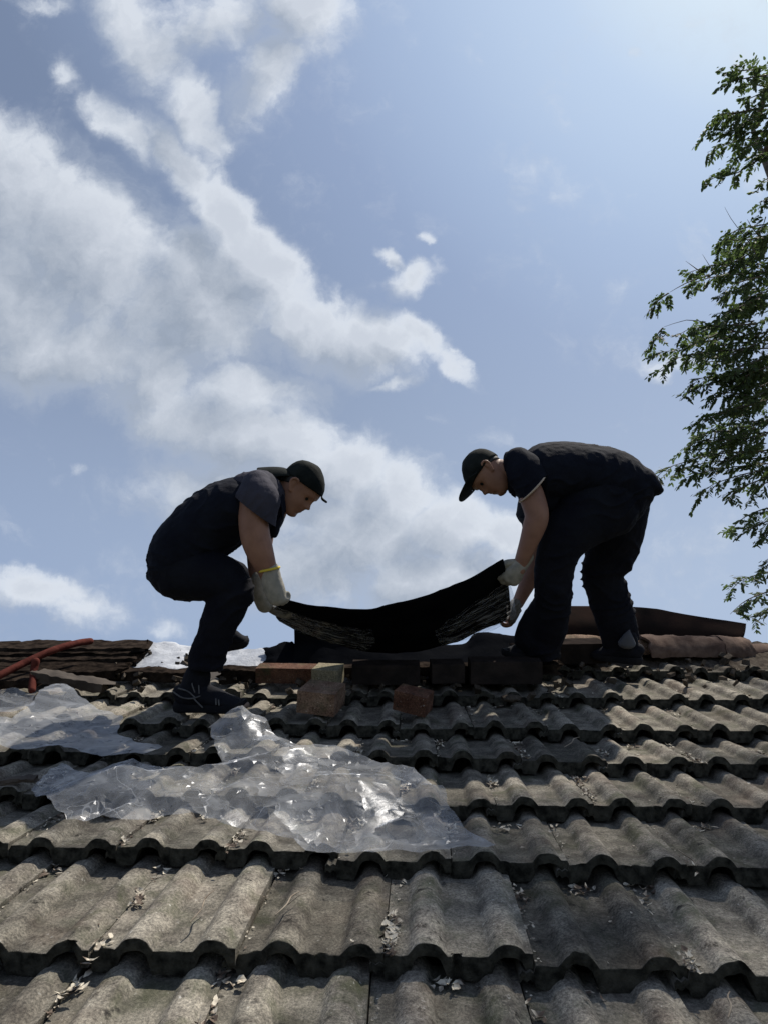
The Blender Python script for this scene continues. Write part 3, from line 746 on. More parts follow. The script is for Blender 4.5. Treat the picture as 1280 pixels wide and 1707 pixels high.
# old mortar bedding along the ridge, right side
def bedding():
    V, Fc = [], []; nu, nv = 120, 10
    for i in range(nu + 1):
        for j in range(nv + 1):
            u = .95 + i / nu * 2.2; vv = VR - .42 + j / nv * .46
            p = roof(u, vv, -.02 + .055 * math.sin(j / nv * math.pi * .5))
            p = p + NRM * (.022 * nz(p, 9, 3) + .014 * nz(p, 26, 5) + .006 * nz(p, 70, 5))
            V.append(p)
    w_ = nv + 1
    for i in range(nu):
        for j in range(nv): q = i * w_ + j; Fc.append((q, q + w_, q + w_ + 1, q + 1))
    tag(mesh_obj('mortar_bedding', V, Fc, 'mortar', sharp=40), 'rough crumbling mortar under the ridge tiles on the right', 'mortar')
bedding()
lump(1092, 1085, 26, 12, 'crumbling lump of mortar right of the right man\'s rear foot', w=.02)
def rubble():
    rnd = random.Random(31); bm = bmesh.new()
    for _ in range(240):
        u = rnd.choice((rnd.uniform(-1.9, 2.3), rnd.uniform(-1.6, .9))); vv = rnd.choice((rnd.gauss(3.30, .12), rnd.gauss(3.62, .14)))
        sz = rnd.uniform(.006, .020) * (1.7 if rnd.random() < .12 else 1)
        p = roof(u, vv, rnd.uniform(.012, .035) + (.01 if vv > 3.45 else 0))
        M = Matrix.Translation(p) @ Matrix.Rotation(rnd.uniform(0, 6), 4, Vector((rnd.uniform(-1, 1), rnd.uniform(-1, 1), 1)).normalized())
        vs = [bm.verts.new(M @ Vector((rnd.uniform(.5, 1) * a * sz * 1.5, rnd.uniform(.5, 1) * b * sz, rnd.uniform(.4, 1) * c * sz * .7))) for a in (-1, 1) for b in (-1, 1) for c in (-1, 1)]
        for f in ((0, 1, 3, 2), (4, 6, 7, 5), (0, 4, 5, 1), (2, 3, 7, 6), (0, 2, 6, 4), (1, 5, 7, 3)): bm.faces.new([vs[k] for k in f])
    tag(bm_obj('rubble', bm, 'mortar', smooth=False), 'small crumbs of mortar and brick scattered below the open ridge', 'rubble', kind='stuff')
rubble()
# pale wood battens seen in front of the right man's forward foot
board(822, 1077, 870, 1076, 6, 3.62, 'small pale wooden offcut in front of the right man\'s forward foot', 21, mat='clay', dep=.04)
board(800, 1100, 862, 1101, 4, 3.40, 'thin pale splinter of wood lying above the row of dark bricks', 22, mat='clay', dep=.02)

# ------------------------------------------------------------------ crumpled clear plastic sheets
def plastic(name, poly, peaks, mat, lab, seed, base=.045, amp=.024, n=2600, w0=.04):
    pts = [uv_of(on_roof(x, y, w0)) for x, y in poly]
    P2 = [Vector((p.x, p.y)) for p in pts]
    # finer ragged outline
    B = []
    for i, p in enumerate(P2):
        q = P2[(i + 1) % len(P2)]; m_ = max(2, int((q - p).length / .022))
        nn = Vector((-(q - p).y, (q - p).x)).normalized()
        for k in range(m_):
            t = k / m_; r = p.lerp(q, t); B.append(r + nn * .014 * nz((r.x, r.y, 0), 16, seed) * (1 if k else 0))
    rnd = random.Random(seed)
    x0, x1 = min(p.x for p in B), max(p.x for p in B); y0, y1 = min(p.y for p in B), max(p.y for p in B)
    I = []
    def inside(x, y):
        c = False; j = len(B) - 1
        for i in range(len(B)):
            a, b = B[i], B[j]
            if (a.y > y) != (b.y > y) and x < (b.x - a.x) * (y - a.y) / (b.y - a.y) + a.x: c = not c
            j = i
        return c
    while len(I) < n:
        x, y = rnd.uniform(x0, x1), rnd.uniform(y0, y1)
        if inside(x, y): I.append(Vector((x, y)))
    vs = B + I; ed = [(i, (i + 1) % len(B)) for i in range(len(B))]
    r = geometry.delaunay_2d_cdt(vs, ed, [], 1, 1e-5)
    PK = [(uv_of(on_roof(a, b, w0)), c, d) for a, b, c, d in peaks]
    # a coarse net of folds: heights are held at few points and run straight between them, so the film lies in flat panels with creases
    cn = max(24, n // 34); CPt = [Vector((rnd.uniform(x0 - .05, x1 + .05), rnd.uniform(y0 - .05, y1 + .05))) for _ in range(cn)] + [Vector((x0 - .2, y0 - .2)), Vector((x1 + .2, y0 - .2)), Vector((x1 + .2, y1 + .2)), Vector((x0 - .2, y1 + .2))]
    cr = geometry.delaunay_2d_cdt(CPt, [], [], 0, 1e-5); CH = [rnd.random() ** 1.4 for _ in cr[0]]
    tris = [(cr[0][f[0]], cr[0][f[1]], cr[0][f[2]], CH[f[0]], CH[f[1]], CH[f[2]]) for f in cr[2]]
    def coarse(x, y):
        for a, b, c, ha, hb, hc in tris:
            dt = (b.y - c.y) * (a.x - c.x) + (c.x - b.x) * (a.y - c.y)
            if abs(dt) < 1e-12: continue
            l1 = ((b.y - c.y) * (x - c.x) + (c.x - b.x) * (y - c.y)) / dt
            if l1 < -1e-6: continue
            l2 = ((c.y - a.y) * (x - c.x) + (a.x - c.x) * (y - c.y)) / dt
            if l2 < -1e-6 or l1 + l2 > 1 + 1e-6: continue
            return l1 * ha + l2 * hb + (1 - l1 - l2) * hc
        return .3
    V = []
    for p in r[0]:
        x, y = p.x, p.y
        h = base + amp * 2.1 * (coarse(x, y) - .35) + .006 * nz((x, y * 1.3, 0), 9, seed) + .0035 * max(0, 1 - abs(nz((x + .4 * y, y * 1.6, 1), 13, seed)) * 9) + .0012 * nz((x, y, 2), 60, seed)
        for q, hh, rr in PK:
            dd = math.hypot(x - q.x, y - q.y) / rr
            if dd < 1: h += hh * (1 - dd) ** 1.3
        V.append(roof(x, y, max(h, .030)))
    o = mesh_obj(name, V, [tuple(f) for f in r[2]], mat, sharp=14)
    return tag(o, lab, 'plastic sheet', 'clear plastic sheets dropped on the tiles')
plastic('plastic_sheet', [(52, 1312), (84, 1282), (104, 1272), (150, 1284), (250, 1281), (330, 1283), (372, 1276), (352, 1232), (350, 1212), (384, 1216), (398, 1200), (430, 1206), (446, 1218), (472, 1234), (446, 1246), (500, 1250), (560, 1254),
                          (620, 1266), (680, 1288), (738, 1320), (756, 1350), (782, 1380), (826, 1408), (780, 1414), (700, 1430), (640, 1424), (510, 1420), (490, 1396), (430, 1384), (360, 1372), (280, 1368), (200, 1378), (112, 1372), (80, 1340)],
        [(405, 1222, .085, .16), (600, 1330, .05, .25), (210, 1310, .03, .2), (470, 1262, .04, .2)], 'clear_film', 'large crumpled clear plastic sheet spread over the tiles, peaked at its back', 11, n=4200)
plastic('plastic_sheet', [(-60, 1240), (-60, 1200), (20, 1205), (58, 1180), (74, 1160), (96, 1150), (120, 1160), (160, 1180), (206, 1198), (196, 1222), (230, 1240), (272, 1246), (250, 1262), (170, 1264), (100, 1252), (40, 1246)],
        [(95, 1160, .05, .3)], 'hazy_film', 'milky plastic sheet at the left edge below the rotten boards', 23, n=1500, amp=.018)
plastic('plastic_sheet', [(-40, 1190), (-40, 1158), (20, 1156), (62, 1158), (50, 1180), (20, 1190)], [], 'clear_film', 'small clear plastic flap at the left edge behind the milky sheet', 31, n=300, amp=.02)

# ------------------------------------------------------------------ people
HEADT = [(.000, .050, .005, .016), (.006, .062, -.010, .030), (.018, .070, -.028, .043), (.032, .0705, -.045, .052), (.046, .073, -.058, .058), (.060, .076, -.068, .062), (.075, .076, -.078, .066),
         (.092, .075, -.088, .069), (.112, .076, -.096, .073), (.130, .083, -.100, .075), (.145, .086, -.101, .076), (.165, .082, -.100, .076), (.188, .070, -.093, .071), (.208, .050, -.079, .060), (.223, .025, -.058, .043), (.232, .0, -.034, .022), (.235, -.013, -.018, .004)]
def interp(tab, z):
    if z <= tab[0][0]: return tab[0][1:]
    for a, b in zip(tab, tab[1:]):
        if z <= b[0]:
            t = (z - a[0]) / (b[0] - a[0]); return tuple(x + (y - x) * t for x, y in zip(a[1:], b[1:]))
    return tab[-1][1:]
def headpt(z, phi, off=0.0, face=True):
    xf, xb, hw = interp(HEADT, z)
    c = (xf + xb) / 2; a = (xf - xb) / 2
    cs, sn = math.cos(phi), math.sin(phi)
    x = c + (a + off) * (abs(cs) ** .9) * (1 if cs >= 0 else -1); y = (hw + off) * (abs(sn) ** .9) * (1 if sn >= 0 else -1)
    if face and cs > 0:
        g_ = lambda u, s: math.exp(-(u / s) ** 2)
        nb = 0
        for (zz, am) in ((.076, .010), (.083, .024), (.090, .024), (.098, .019), (.108, .012), (.118, .006), (.126, .002)): nb = max(nb, am * g_(z - zz, .008))
        wn_ = .011 + .006 * g_(z - .082, .01)
        x += nb * g_(y, wn_)
        x -= .011 * (g_(abs(y) - .031, .015) * g_(z - .112, .013))
        x += .005 * g_(z - .131, .008) * g_(abs(y) - .03, .02)
        x += (.006 * g_(z - .062, .006) + .006 * g_(z - .049, .006) - .004 * g_(z - .0555, .003)) * g_(y, .022)
        x -= .004 * g_(z - .036, .006) * g_(y, .02); x += .006 * g_(z - .018, .012) * g_(y, .018)
        x += .004 * g_(abs(y) - .045, .018) * g_(z - .085, .018)
    return Vector((x, y, z))
def add_head(bm, M):
    zs = [.235 * (1 - math.cos(math.pi * k / 52)) / 2 for k in range(53)]; zs[0] = .0005; zs[-1] = .2345
    rings = [[bm.verts.new(M @ headpt(z, 2 * math.pi * k / 72)) for k in range(72)] for z in zs]
    for a, b in zip(rings, rings[1:]):
        for k in range(72): bm.faces.new((a[k], a[(k + 1) % 72], b[(k + 1) % 72], b[k]))
    bm.faces.new(list(reversed(rings[0]))); bm.faces.new(rings[-1])
    for sd in (-1, 1):                      # ears: a curled rim and a lobe
        E = [Vector((.004, .070, .128)), Vector((-.004, .083, .140)), Vector((-.018, .088, .140)), Vector((-.027, .089, .126)), Vector((-.022, .086, .108)), Vector((-.010, .080, .094)), Vector((.000, .074, .086)), Vector((.002, .070, .092))]
        r = [.004, .0055, .0055, .0055, .005, .006, .007, .004]
        loft(bm, [(M @ Vector((p.x, p.y * sd, p.z)), q, q) for p, q in zip(E, r)], seg=10, sub=4)
        loft(bm, [(M @ Vector((-.010, .068 * sd, .134)), .008, .008), (M @ Vector((-.014, .078 * sd, .118)), .009, .007), (M @ Vector((-.006, .072 * sd, .096)), .007, .007)], seg=10, sub=4)
def head_matrix(px, py, D, fwd, up, turn=0, scale=1.0, roll=0):
    """centre of the skull in the picture, facing direction and crown direction given in the picture plane, then turned about the crown axis"""
    f = (RT * fwd[0] - UP * fwd[1]).normalized(); u = (RT * up[0] - UP * up[1]); u = (u - f * u.dot(f)).normalized()
    l = u.cross(f)
    M = Matrix(((f.x, l.x, u.x, 0), (f.y, l.y, u.y, 0), (f.z, l.z, u.z, 0), (0, 0, 0, 1)))
    c = PC(px, py, D)
    return Matrix.Translation(c) @ M @ Matrix.Rotation(R_(roll), 4, 'X') @ Matrix.Rotation(R_(turn), 4, 'Z') @ Matrix.Scale(scale, 4) @ Matrix.Translation(Vector((0, 0, -.13)))
def cap_shell(M, name, mat, parent, zf, zb, off, thick=.003, zmax=.235, phis=(0, 360), lumpy=.0):
    """a shell over the head above a brim line that runs from zf (front) to zb (back)"""
    V, Fc = [], []; nA, nZ = 72, 18
    full = phis == (0, 360)
    for lay in (0, 1):
        for j in range(nZ + 1):
            for k in range(nA + (0 if full else 1)):
                ph = R_(phis[0] + (phis[1] - phis[0]) * k / nA)
                z0 = zb + (zf - zb) * (.5 + .5 * math.cos(ph)); t = j / nZ
                z = z0 + (zmax - .0005 - z0) * math.sin(t * math.pi / 2)
                p = headpt(z, ph, off - lay * thick, face=False)
                p.z += (off - lay * thick) * (t ** 2)
                p = M @ p
                p = p + (p - M @ Vector((0, 0, .13))).normalized() * lumpy * nz(p, 22, 3)
                V.append(p)
    w_ = nA + (0 if full else 1); N = w_ * (nZ + 1)
    for j in range(nZ):
        for k in range(nA):
            a = j * w_ + k; b = j * w_ + (k + 1) % w_
            Fc.append((a, b, b + w_, a + w_)); Fc.append((N + a, N + a + w_, N + b + w_, N + b))
    for k in range(nA):
        a, b = k, (k + 1) % w_; Fc.append((a, N + a, N + b, b))
        a += nZ * w_; b += nZ * w_; Fc.append((a, b, N + b, N + a))
    o = mesh_obj(name, V, Fc, mat, parent)
    bm = bmesh.new(); bm.from_mesh(o.data); bmesh.ops.recalc_face_normals(bm, faces=bm.faces); bm.to_mesh(o.data); bm.free()
    return o
def visor(M, parent, back=False, z=.150, length=.072, droop=.02, name='visor'):
    V, Fc = [], []; nA, nL = 28, 8
    for lay in (0, 1):
        for j in range(nL + 1):
            for k in range(nA + 1):
                a = R_(-68 + 136 * k / nA)
                ph = a + (math.pi if back else 0)
                b = headpt(z, ph, .009, face=False); dirx = -1 if back else 1
                ext = length * (math.cos(a / 1.32) ** .7) * (j / nL)
                p = Vector((b.x + dirx * ext * math.cos(a * .35), b.y + dirx * ext * math.sin(a * .35), z - droop * (j / nL) ** 1.3 - .012 * (math.sin(a) ** 2) * (j / nL) + .006 * (1 - math.sin(a) ** 2)))
                p.z -= lay * .004; V.append(M @ p)
    w_ = nA + 1; N = w_ * (nL + 1)
    for j in range(nL):
        for k in range(nA):
            q = j * w_ + k; Fc.append((q, q + 1, q + w_ + 1, q + w_)); Fc.append((N + q, N + q + w_, N + q + w_ + 1, N + q + 1))
    for k in range(nA): q = nL * w_ + k; Fc.append((q, q + 1, N + q + 1, N + q)); Fc.append((k, N + k, N + k + 1, k + 1))
    for j in range(nL):
        q = j * w_; Fc.append((q, q + w_, N + q + w_, N + q)); q += nA; Fc.append((q, N + q, N + q + w_, q + w_))
    o = mesh_obj(name, V, Fc, 'cap_black', parent, sharp=60)
    bm = bmesh.new(); bm.from_mesh(o.data); bmesh.ops.recalc_face_normals(bm, faces=bm.faces); bm.to_mesh(o.data); bm.free()
    return o
def add_hand(bm, wrist, d, curl_to, thumb_side, curl=(55, 70, 50), s=1.0, thick=1.15, wr=.027):
    """wrist position, direction towards the fingers, direction the fingers curl to, direction the thumb leaves to"""
    d = d.normalized(); c = (curl_to - d * curl_to.dot(d)).normalized(); t = d.cross(c)
    if t.dot(thumb_side) < 0: t = -t
    k = s
    W_ = lambda a, b, e: wrist + d * (a * k) + c * (b * k) + t * (e * k)
    # palm: one flattened mass whose wide axis is t
    loft(bm, [(W_(-.035, 0, 0), wr * k, wr * .8 * k), (W_(0, 0, 0), wr * k, wr * .8 * k), (W_(.03, .002, .002), .038 * k, .021 * k * thick), (W_(.065, .003, 0), .043 * k, .019 * k * thick), (W_(.092, .004, -.002), .041 * k, .015 * k * thick)], depth_axis=c, seg=20, sub=5)
    for i, (e, ln, r) in enumerate(((.030, .078, .0098), (.010, .088, .0100), (-.011, .082, .0097), (-.030, .064, .0088))):
        p = W_(.088 - abs(e - .005) * .25, .003, e); a = 0
        pts = [p - d * .02 * k, p]; rr = [r * thick * k * 1.05, r * thick * k * 1.05]
        for q, (fr, cu) in enumerate(zip((.46, .31, .23), curl)):
            a += R_(cu * (1 + .08 * (i - 1.5)))
            p = p + (d * math.cos(a) + c * math.sin(a)) * (ln * fr * k) + t * (e * .06)
            pts.append(p); rr.append(r * thick * k * (1 - .07 * (q + 1)))
        loft(bm, [(x, y, y) for x, y in zip(pts, rr)], depth_axis=t, seg=12, sub=4)
    q0 = W_(.018, .006, .030); q1 = W_(.045, .020, .052); q2 = W_(.070, .036, .050); q3 = W_(.088, .048, .038)
    loft(bm, [(q0, .016 * k, .016 * k), (q1, .0125 * k * thick, .0125 * k * thick), (q2, .011 * k * thick, .011 * k * thick), (q3, .0095 * k * thick, .0095 * k * thick)], depth_axis=t, seg=12, sub=4)
def folds(amp, dirv, freq, seed=0, fine=.3):
    dv = dirv.normalized()
    def f(p):
        w_ = noise.noise(p * 5 + Vector((seed, 0, 0))) * 1.6
        s = math.sin(p.dot(dv) * freq + w_ * 4 + noise.noise(p * 11) * 1.5)
        m_ = max(0, noise.noise(p * 4.0 + Vector((0, seed, 3))) + .35)
        s = (1 - abs(s)) ** 2 * 1.7 - .5
        return amp * s * m_ + amp * fine * noise.noise(p * 40)
    return f
def pv(a, b, c=0): return RT * a - UP * b + FW * c          # picture-plane vector (right, down, away)

def shoe(P, toe, up, L, parent, sub=True, wid=.052, trim=True):
    """P: heel-bottom centre; toe: direction to the toe; up: ankle direction"""
    toe = toe.normalized(); up = (up - toe * up.dot(toe)).normalized(); sd = toe.cross(up)
    Q = lambda a, b, c=0: P + toe * (a * L) + up * b + sd * c
    bm = bmesh.new()
    loft(bm, [(Q(.06, .075), .032, .030), (Q(.14, .062), .045, .040), (Q(.34, .066), .050, .041), (Q(.55, .053), .042, .043), (Q(.74, .038), .029, .046), (Q(.90, .030), .020, .040)], depth_axis=sd, seg=22)
    loft(bm, [(Q(.20, .05), .048, .038), (Q(.25, .09), .054, .037), (Q(.30, .122), .058, .039), (Q(.33, .15), .054, .040)], depth_axis=sd, seg=22)
    up_o = remeshed('shoe', bm, 'shoe_upper', parent, .004, 2)
    # sole outline swept in height
    out = [(-.02, 0), (.0, .028), (.08, .038), (.25, .037), (.42, .036), (.60, .045), (.75, .049), (.88, .044), (.97, .028), (1.01, 0)]
    ring = [(a, b) for a, b in out] + [(a, -b) for a, b in reversed(out[1:-1])]
    V, Fc = [], []; lv = [(0, .93), (.006, 1.0), (.016, 1.03), (.024, 1.02), (.032, .96)]
    n = len(ring)
    for h, s in lv:
        for (a, b) in ring:
            hh = h + (.016 * max(0, (a - .72) / .28) ** 2) + (.006 if a < .25 and h > .01 else 0)
            V.append(Q(.5 + (a - .5) * (1 + (s - 1) * .4), hh, b * s))
    for j in range(len(lv) - 1):
        for i in range(n): Fc.append((j * n + i, j * n + (i + 1) % n, (j + 1) * n + (i + 1) % n, (j + 1) * n + i))
    Fc.append(tuple(range(n))[::-1]); Fc.append(tuple((len(lv) - 1) * n + i for i in range(n)))
    mesh_obj('sole', V, Fc, 'shoe_sole', up_o, sharp=60)
    if trim:
        camside = -1 if (sd.dot(FW) > 0) else 1
        bm = bmesh.new()
        for pts in ([(.02, .085, .034), (.16, .066, .047), (.32, .064, .047), (.46, .078, .030)], [(.32, .064, .047), (.38, .045, .049), (.44, .028, .049)], [(.10, .102, .040), (.24, .090, .043), (.34, .066, .047)], [(.46, .078, .030), (.52, .072, .030), (.58, .072, .012)],
                    [(.62, .060, .040), (.63, .04, .047)], [(.66, .055, .042), (.67, .038, .048)]):
            tube(bm, [Q(a, b, c * camside) for a, b, c in pts], .0032, seg=8)
        bm_obj('trim', bm, 'shoe_trim', up_o)
        bm = bmesh.new()
        for k in range(6):
            a = .30 + .055 * k; h = .106 - .0068 * k
            tube(bm, [Q(a - .01, h - .018, .030), Q(a, h, .016), Q(a + .02, h + .001, 0), Q(a + .01, h, -.016), Q(a + .0, h - .018, -.030)], .0030, seg=8)
        tube(bm, [Q(.30, .108, 0), Q(.28, .125, .02 * camside), Q(.30, .118, .045 * camside), Q(.34, .09, .05 * camside)], .0026, seg=6)
        tube(bm, [Q(.30, .108, 0), Q(.33, .13, .01 * camside), Q(.37, .118, .03 * camside), Q(.40, .085, .05 * camside)], .0026, seg=6)
        bm_obj('laces', bm, 'shoe_trim', up_o)
        bm = bmesh.new(); loft(bm, [(Q(.90, .026), .018, .038), (Q(.965, .024), .017, .030), (Q(.995, .024), .013, .02)], depth_axis=sd, seg=18)
        bm_obj('toe_cap', bm, 'shoe_toe', up_o)
    return up_o

def trim_ring(parent, c, axis, ra, rb, name, mat, r=.0035):
    ax = axis.normalized(); f = (FW - ax * FW.dot(ax)).normalized(); s = ax.cross(f)
    bm = bmesh.new(); n = 40; R0 = []
    for k in range(n):
        a = 2 * math.pi * k / n; cc_ = c + s * ra * math.cos(a) + f * rb * math.sin(a); rad = (s * math.cos(a) + f * math.sin(a)).normalized()
        R0.append([bm.verts.new(cc_ + rad * r * math.cos(b) + ax * r * 1.4 * math.sin(b)) for b in [2 * math.pi * q / 8 for q in range(8)]])
    for k in range(n):
        for q in range(8): bm.faces.new((R0[k][q], R0[(k + 1) % n][q], R0[(k + 1) % n][(q + 1) % 8], R0[k][(q + 1) % 8]))
    return bm_obj(name, bm, mat, parent)

# ---- the crouching man on the left (faces right)
A = empty('person', on_roof(350, 1180, .03), 'person crouching on the left in dark work clothes and a backwards cap, wearing white gloves', 'person')
HM = head_matrix(505, 812, 2.90, (.68, .73), (.73, -.68), turn=-14, scale=.97)
bm = bmesh.new(); add_head(bm, HM)
loft(bm, [(HM @ Vector((-.030, 0, .085)), .058, .056), (HM @ Vector((-.050, 0, .03)), .058, .055), (PC(452, 822, 2.92), .062, .062), (PC(425, 832, 2.93), .07, .08)], seg=24)
loft(bm, pl([(425, 826, 2.76, 26, .058), (423, 860, 2.74, 25, .056), (426, 893, 2.73, 25, .055), (434, 920, 2.73, 23, .050), (446, 950, 2.74, 17, .036), (450, 965, 2.74, 14, .03)]))
loft(bm, pl([(440, 836, 3.04, 24, .055), (434, 900, 3.02, 22, .048), (430, 940, 2.97, 17, .040), (433, 970, 2.93, 13, .034), (442, 1008, 3.0, 12, .03)]))
loft(bm, pl([(426, 838, 2.78, 22, .05), (428, 836, 2.92, 30, .14), (438, 836, 3.06, 28, .06)]))
remeshed('body', bm, 'skin', A, .0038, 2)
def eye(M, side, parent):
    bm = bmesh.new(); bmesh.ops.create_uvsphere(bm, u_segments=16, v_segments=10, radius=.008, matrix=M @ Matrix.Translation(Vector((.0625, .031 * side, .112)))); bm_obj('eye', bm, 'cap_black', parent)
# shirt
bm = bmesh.new()
loft(bm, pl([(296, 950, 2.92, 46, .17), (306, 926, 2.92, 56, .19), (338, 888, 2.92, 57, .20), (376, 857, 2.92, 55, .21), (412, 838, 2.92, 47, .21), (440, 828, 2.92, 34, .13)]), seg=36)
loft(bm, pl([(440, 838, 2.94, 30, .15), (452, 852, 2.94, 26, .13), (446, 880, 2.93, 18, .12)]), seg=30)
shirtA = remeshed('shirt', bm, 'shirt_navy', A, .007, 3, folds(.008, pv(.6, -.6), 40, 2))
bm = bmesh.new()
loft(bm, pl([(430, 814, 2.80, 27, .084), (430, 832, 2.762, 38, .084), (428, 850, 2.747, 36, .078), (428, 880, 2.742, 32, .070)]), seg=28)
loft(bm, pl([(406, 806, 2.86, 18, .07), (440, 806, 2.86, 22, .09), (458, 824, 2.84, 18, .08)]), seg=28)
slA = remeshed('sleeve', bm, 'shirt_navy_lit', shirtA, .005, 3, folds(.005, pv(1, .4), 70, 5), cut=(PC(424, 850, 2.75), pv(-.60, .80, 0)))
# collar with its flap hanging open at the throat
collar = [[(436, 800, 2.98), (452, 802, 2.86), (470, 822, 2.82), (476, 850, 2.84)], [(432, 812, 2.98), (448, 816, 2.84), (466, 838, 2.80), (470, 866, 2.82)]]
grid_sheet('collar', collar, 'shirt_navy', .005, shirtA, sub=6, wav=.002)
grid_sheet('collar', [[(452, 862, 2.84), (462, 866, 2.83), (470, 850, 2.84)], [(452, 884, 2.85), (460, 886, 2.84), (466, 878, 2.85)], [(450, 890, 2.86), (459, 896, 2.85), (465, 884, 2.86)]], 'shirt_navy', .005, shirtA, sub=5)
# trousers
bm = bmesh.new()
loft(bm, pl([(294, 950, 2.92, 43, .17), (310, 958, 2.92, 44, .17), (330, 955, 2.92, 42, .16)]), seg=34)
loft(bm, pl([(298, 955, 2.83, 45, .095), (340, 958, 2.80, 44, .09), (375, 966, 2.78, 38, .082), (396, 982, 2.77, 28, .07), (398, 990, 2.77, 26, .07)]), seg=28)
loft(bm, pl([(394, 980, 2.77, 29, .07), (381, 1008, 2.78, 34, .072), (367, 1036, 2.79, 32, .070), (358, 1062, 2.80, 30, .066), (348, 1088, 2.81, 31, .062), (344, 1106, 2.81, 30, .060), (343, 1116, 2.81, 30, .058)]), seg=28)
loft(bm, pl([(300, 950, 3.02, 42, .09), (345, 950, 3.06, 36, .085), (392, 962, 3.10, 27, .07)]), seg=24)
loft(bm, pl([(390, 964, 3.10, 27, .07), (376, 1000, 3.16, 24, .062), (364, 1040, 3.24, 22, .058), (362, 1066, 3.30, 20, .056)]), seg=24)
remeshed('trousers', bm, 'trouser_black', A, .0065, 2, folds(.0085, pv(.35, 1), 42, 8), cut=(PC(343, 1114, 2.81), pv(-.12, 1)))
bm = bmesh.new(); tube(bm, [PC(338, 1066, 2.72), PC(346, 1071, 2.72), PC(358, 1076, 2.73), PC(372, 1073, 2.74)], [.003, .006, .006, .003], seg=8)
def seam(parent, pts, name, mat, rad=.0022):
    bm = bmesh.new(); tube(bm, [PC(*q) for q in pts], rad, seg=6, sub=5); return bm_obj(name, bm, mat, parent)
# gloves
def glove(parent, wrist, d, cto, th, curl, mat='glove', s=1.0, cuff=None, thick=1.25, name='glove'):
    bm = bmesh.new(); add_hand(bm, wrist, d, cto, th, curl, s, thick, wr=.034)
    o = remeshed(name, bm, mat, parent, .0035, 1)
    if cuff:
        bm = bmesh.new(); dd = d.normalized(); c = wrist - dd * .036
        f = (FW - dd * FW.dot(dd)).normalized(); sx = dd.cross(f)
        pts = [c + (sx * math.cos(a) + f * math.sin(a) * .9) * cuff for a in [2 * math.pi * k / 28 for k in range(29)]]
        V, Fc = [], []
        for lay, (rr, hh) in enumerate(((1.0, -.007), (1.06, -.002), (1.06, .004), (1.0, .009))):
            for k in range(28):
                a = 2 * math.pi * k / 28; V.append(c + dd * hh + (sx * math.cos(a) + f * math.sin(a) * .9) * cuff * rr)
        for l_ in range(3):
            for k in range(28): Fc.append((l_ * 28 + k, l_ * 28 + (k + 1) % 28, (l_ + 1) * 28 + (k + 1) % 28, (l_ + 1) * 28 + k))
        bm.free(); mesh_obj('cuff', V, Fc, 'cuff_yellow', o)
    return o
bm = bmesh.new(); add_hand(bm, PC(458, 970, 2.74), pv(.22, .97, .05), pv(.55, .1, .85), pv(.3, 0, 1), (50, 75, 60), .84, 1.35, wr=.036)
loft(bm, pl([(450, 951, 2.74, 17, .038), (453, 965, 2.74, 17, .038), (458, 982, 2.74, 18, .037), (463, 996, 2.74, 16, .034)]), seg=20)
gl = remeshed('glove', bm, 'glove', A, .0035, 2, folds(.0016, pv(1, .3), 240, 3))
trim_ring(gl, PC(449, 949, 2.74), pv(.2, .98), .043, .042, 'cuff', 'cuff_yellow', .0035)
glove(A, PC(440, 1002, 3.02), pv(.72, .60, 0), pv(.6, -.9, .1), pv(0, -.5, -1), (15, 45, 40), 'glove_dirty', s=.95, thick=1.3)
bm = bmesh.new(); loft(bm, pl([(432, 964, 2.92, 13, .036), (434, 985, 2.93, 15, .040), (442, 1008, 2.97, 14, .036)])); remeshed('glove', bm, 'glove', A, .004, 1)
# shoes
toeA = on_roof(412, 1176, .035) - on_roof(292, 1182, .03)
shoe(on_roof(294, 1184, .022), pv(1, -.02, -.10), UP - pv(.15, 0), .300, A)
shoe(PC(362, 1088, 3.32), pv(1, -.16, .45), UP, .16, A, trim=False)
# cap worn backwards
capA = cap_shell(HM, 'cap', 'cap_black', A, .162, .118, .007, .004, lumpy=.002)
visor(HM, capA, back=True, z=.128, length=.092, droop=.088)
bm = bmesh.new(); p0 = HM @ Vector((.090, 0, .166)); 
tube(bm, [HM @ Vector((.088, .02, .160)), HM @ Vector((.100, .012, .158)), HM @ Vector((.122, .004, .162))], [.004, .0055, .005], seg=8)
bm_obj('strap', bm, 'cap_black', capA)
cap_shell(HM, 'hair', 'hair', A, .15, .075, .0035, .003, zmax=.19, phis=(98, 262))
eye(HM, -1, A)

# ---- the bending man on the right (faces left)
B_ = empty('person', on_roof(960, 1100, .08), 'person bending over on the right in a dark polo shirt, peaked cap and long trousers', 'person')
HM2 = head_matrix(806, 789, 3.30, (-.38, .92), (-.92, -.38), turn=14, scale=1.04, roll=17)
bm = bmesh.new(); add_head(bm, HM2)
loft(bm, [(HM2 @ Vector((-.030, 0, .085)), .060, .056), (HM2 @ Vector((-.048, 0, .03)), .060, .058), (PC(852, 785, 3.32), .068, .066), (PC(880, 790, 3.32), .08, .09)], seg=24)
loft(bm, pl([(880, 808, 3.17, 18, .055), (886, 828, 3.14, 21, .055), (894, 858, 3.12, 20, .052), (889, 880, 3.12, 19, .050), (879, 908, 3.13, 15, .042), (868, 938, 3.15, 12, .032), (864, 950, 3.15, 11, .03)]))
loft(bm, pl([(880, 810, 3.45, 22, .06), (892, 870, 3.48, 19, .052), (896, 925, 3.48, 18, .050), (884, 960, 3.47, 15, .042), (868, 994, 3.46, 11, .032), (862, 1006, 3.46, 10, .028)]))
loft(bm, pl([(886, 806, 3.18, 18, .05), (890, 800, 3.3, 28, .12), (884, 808, 3.45, 20, .05)]))
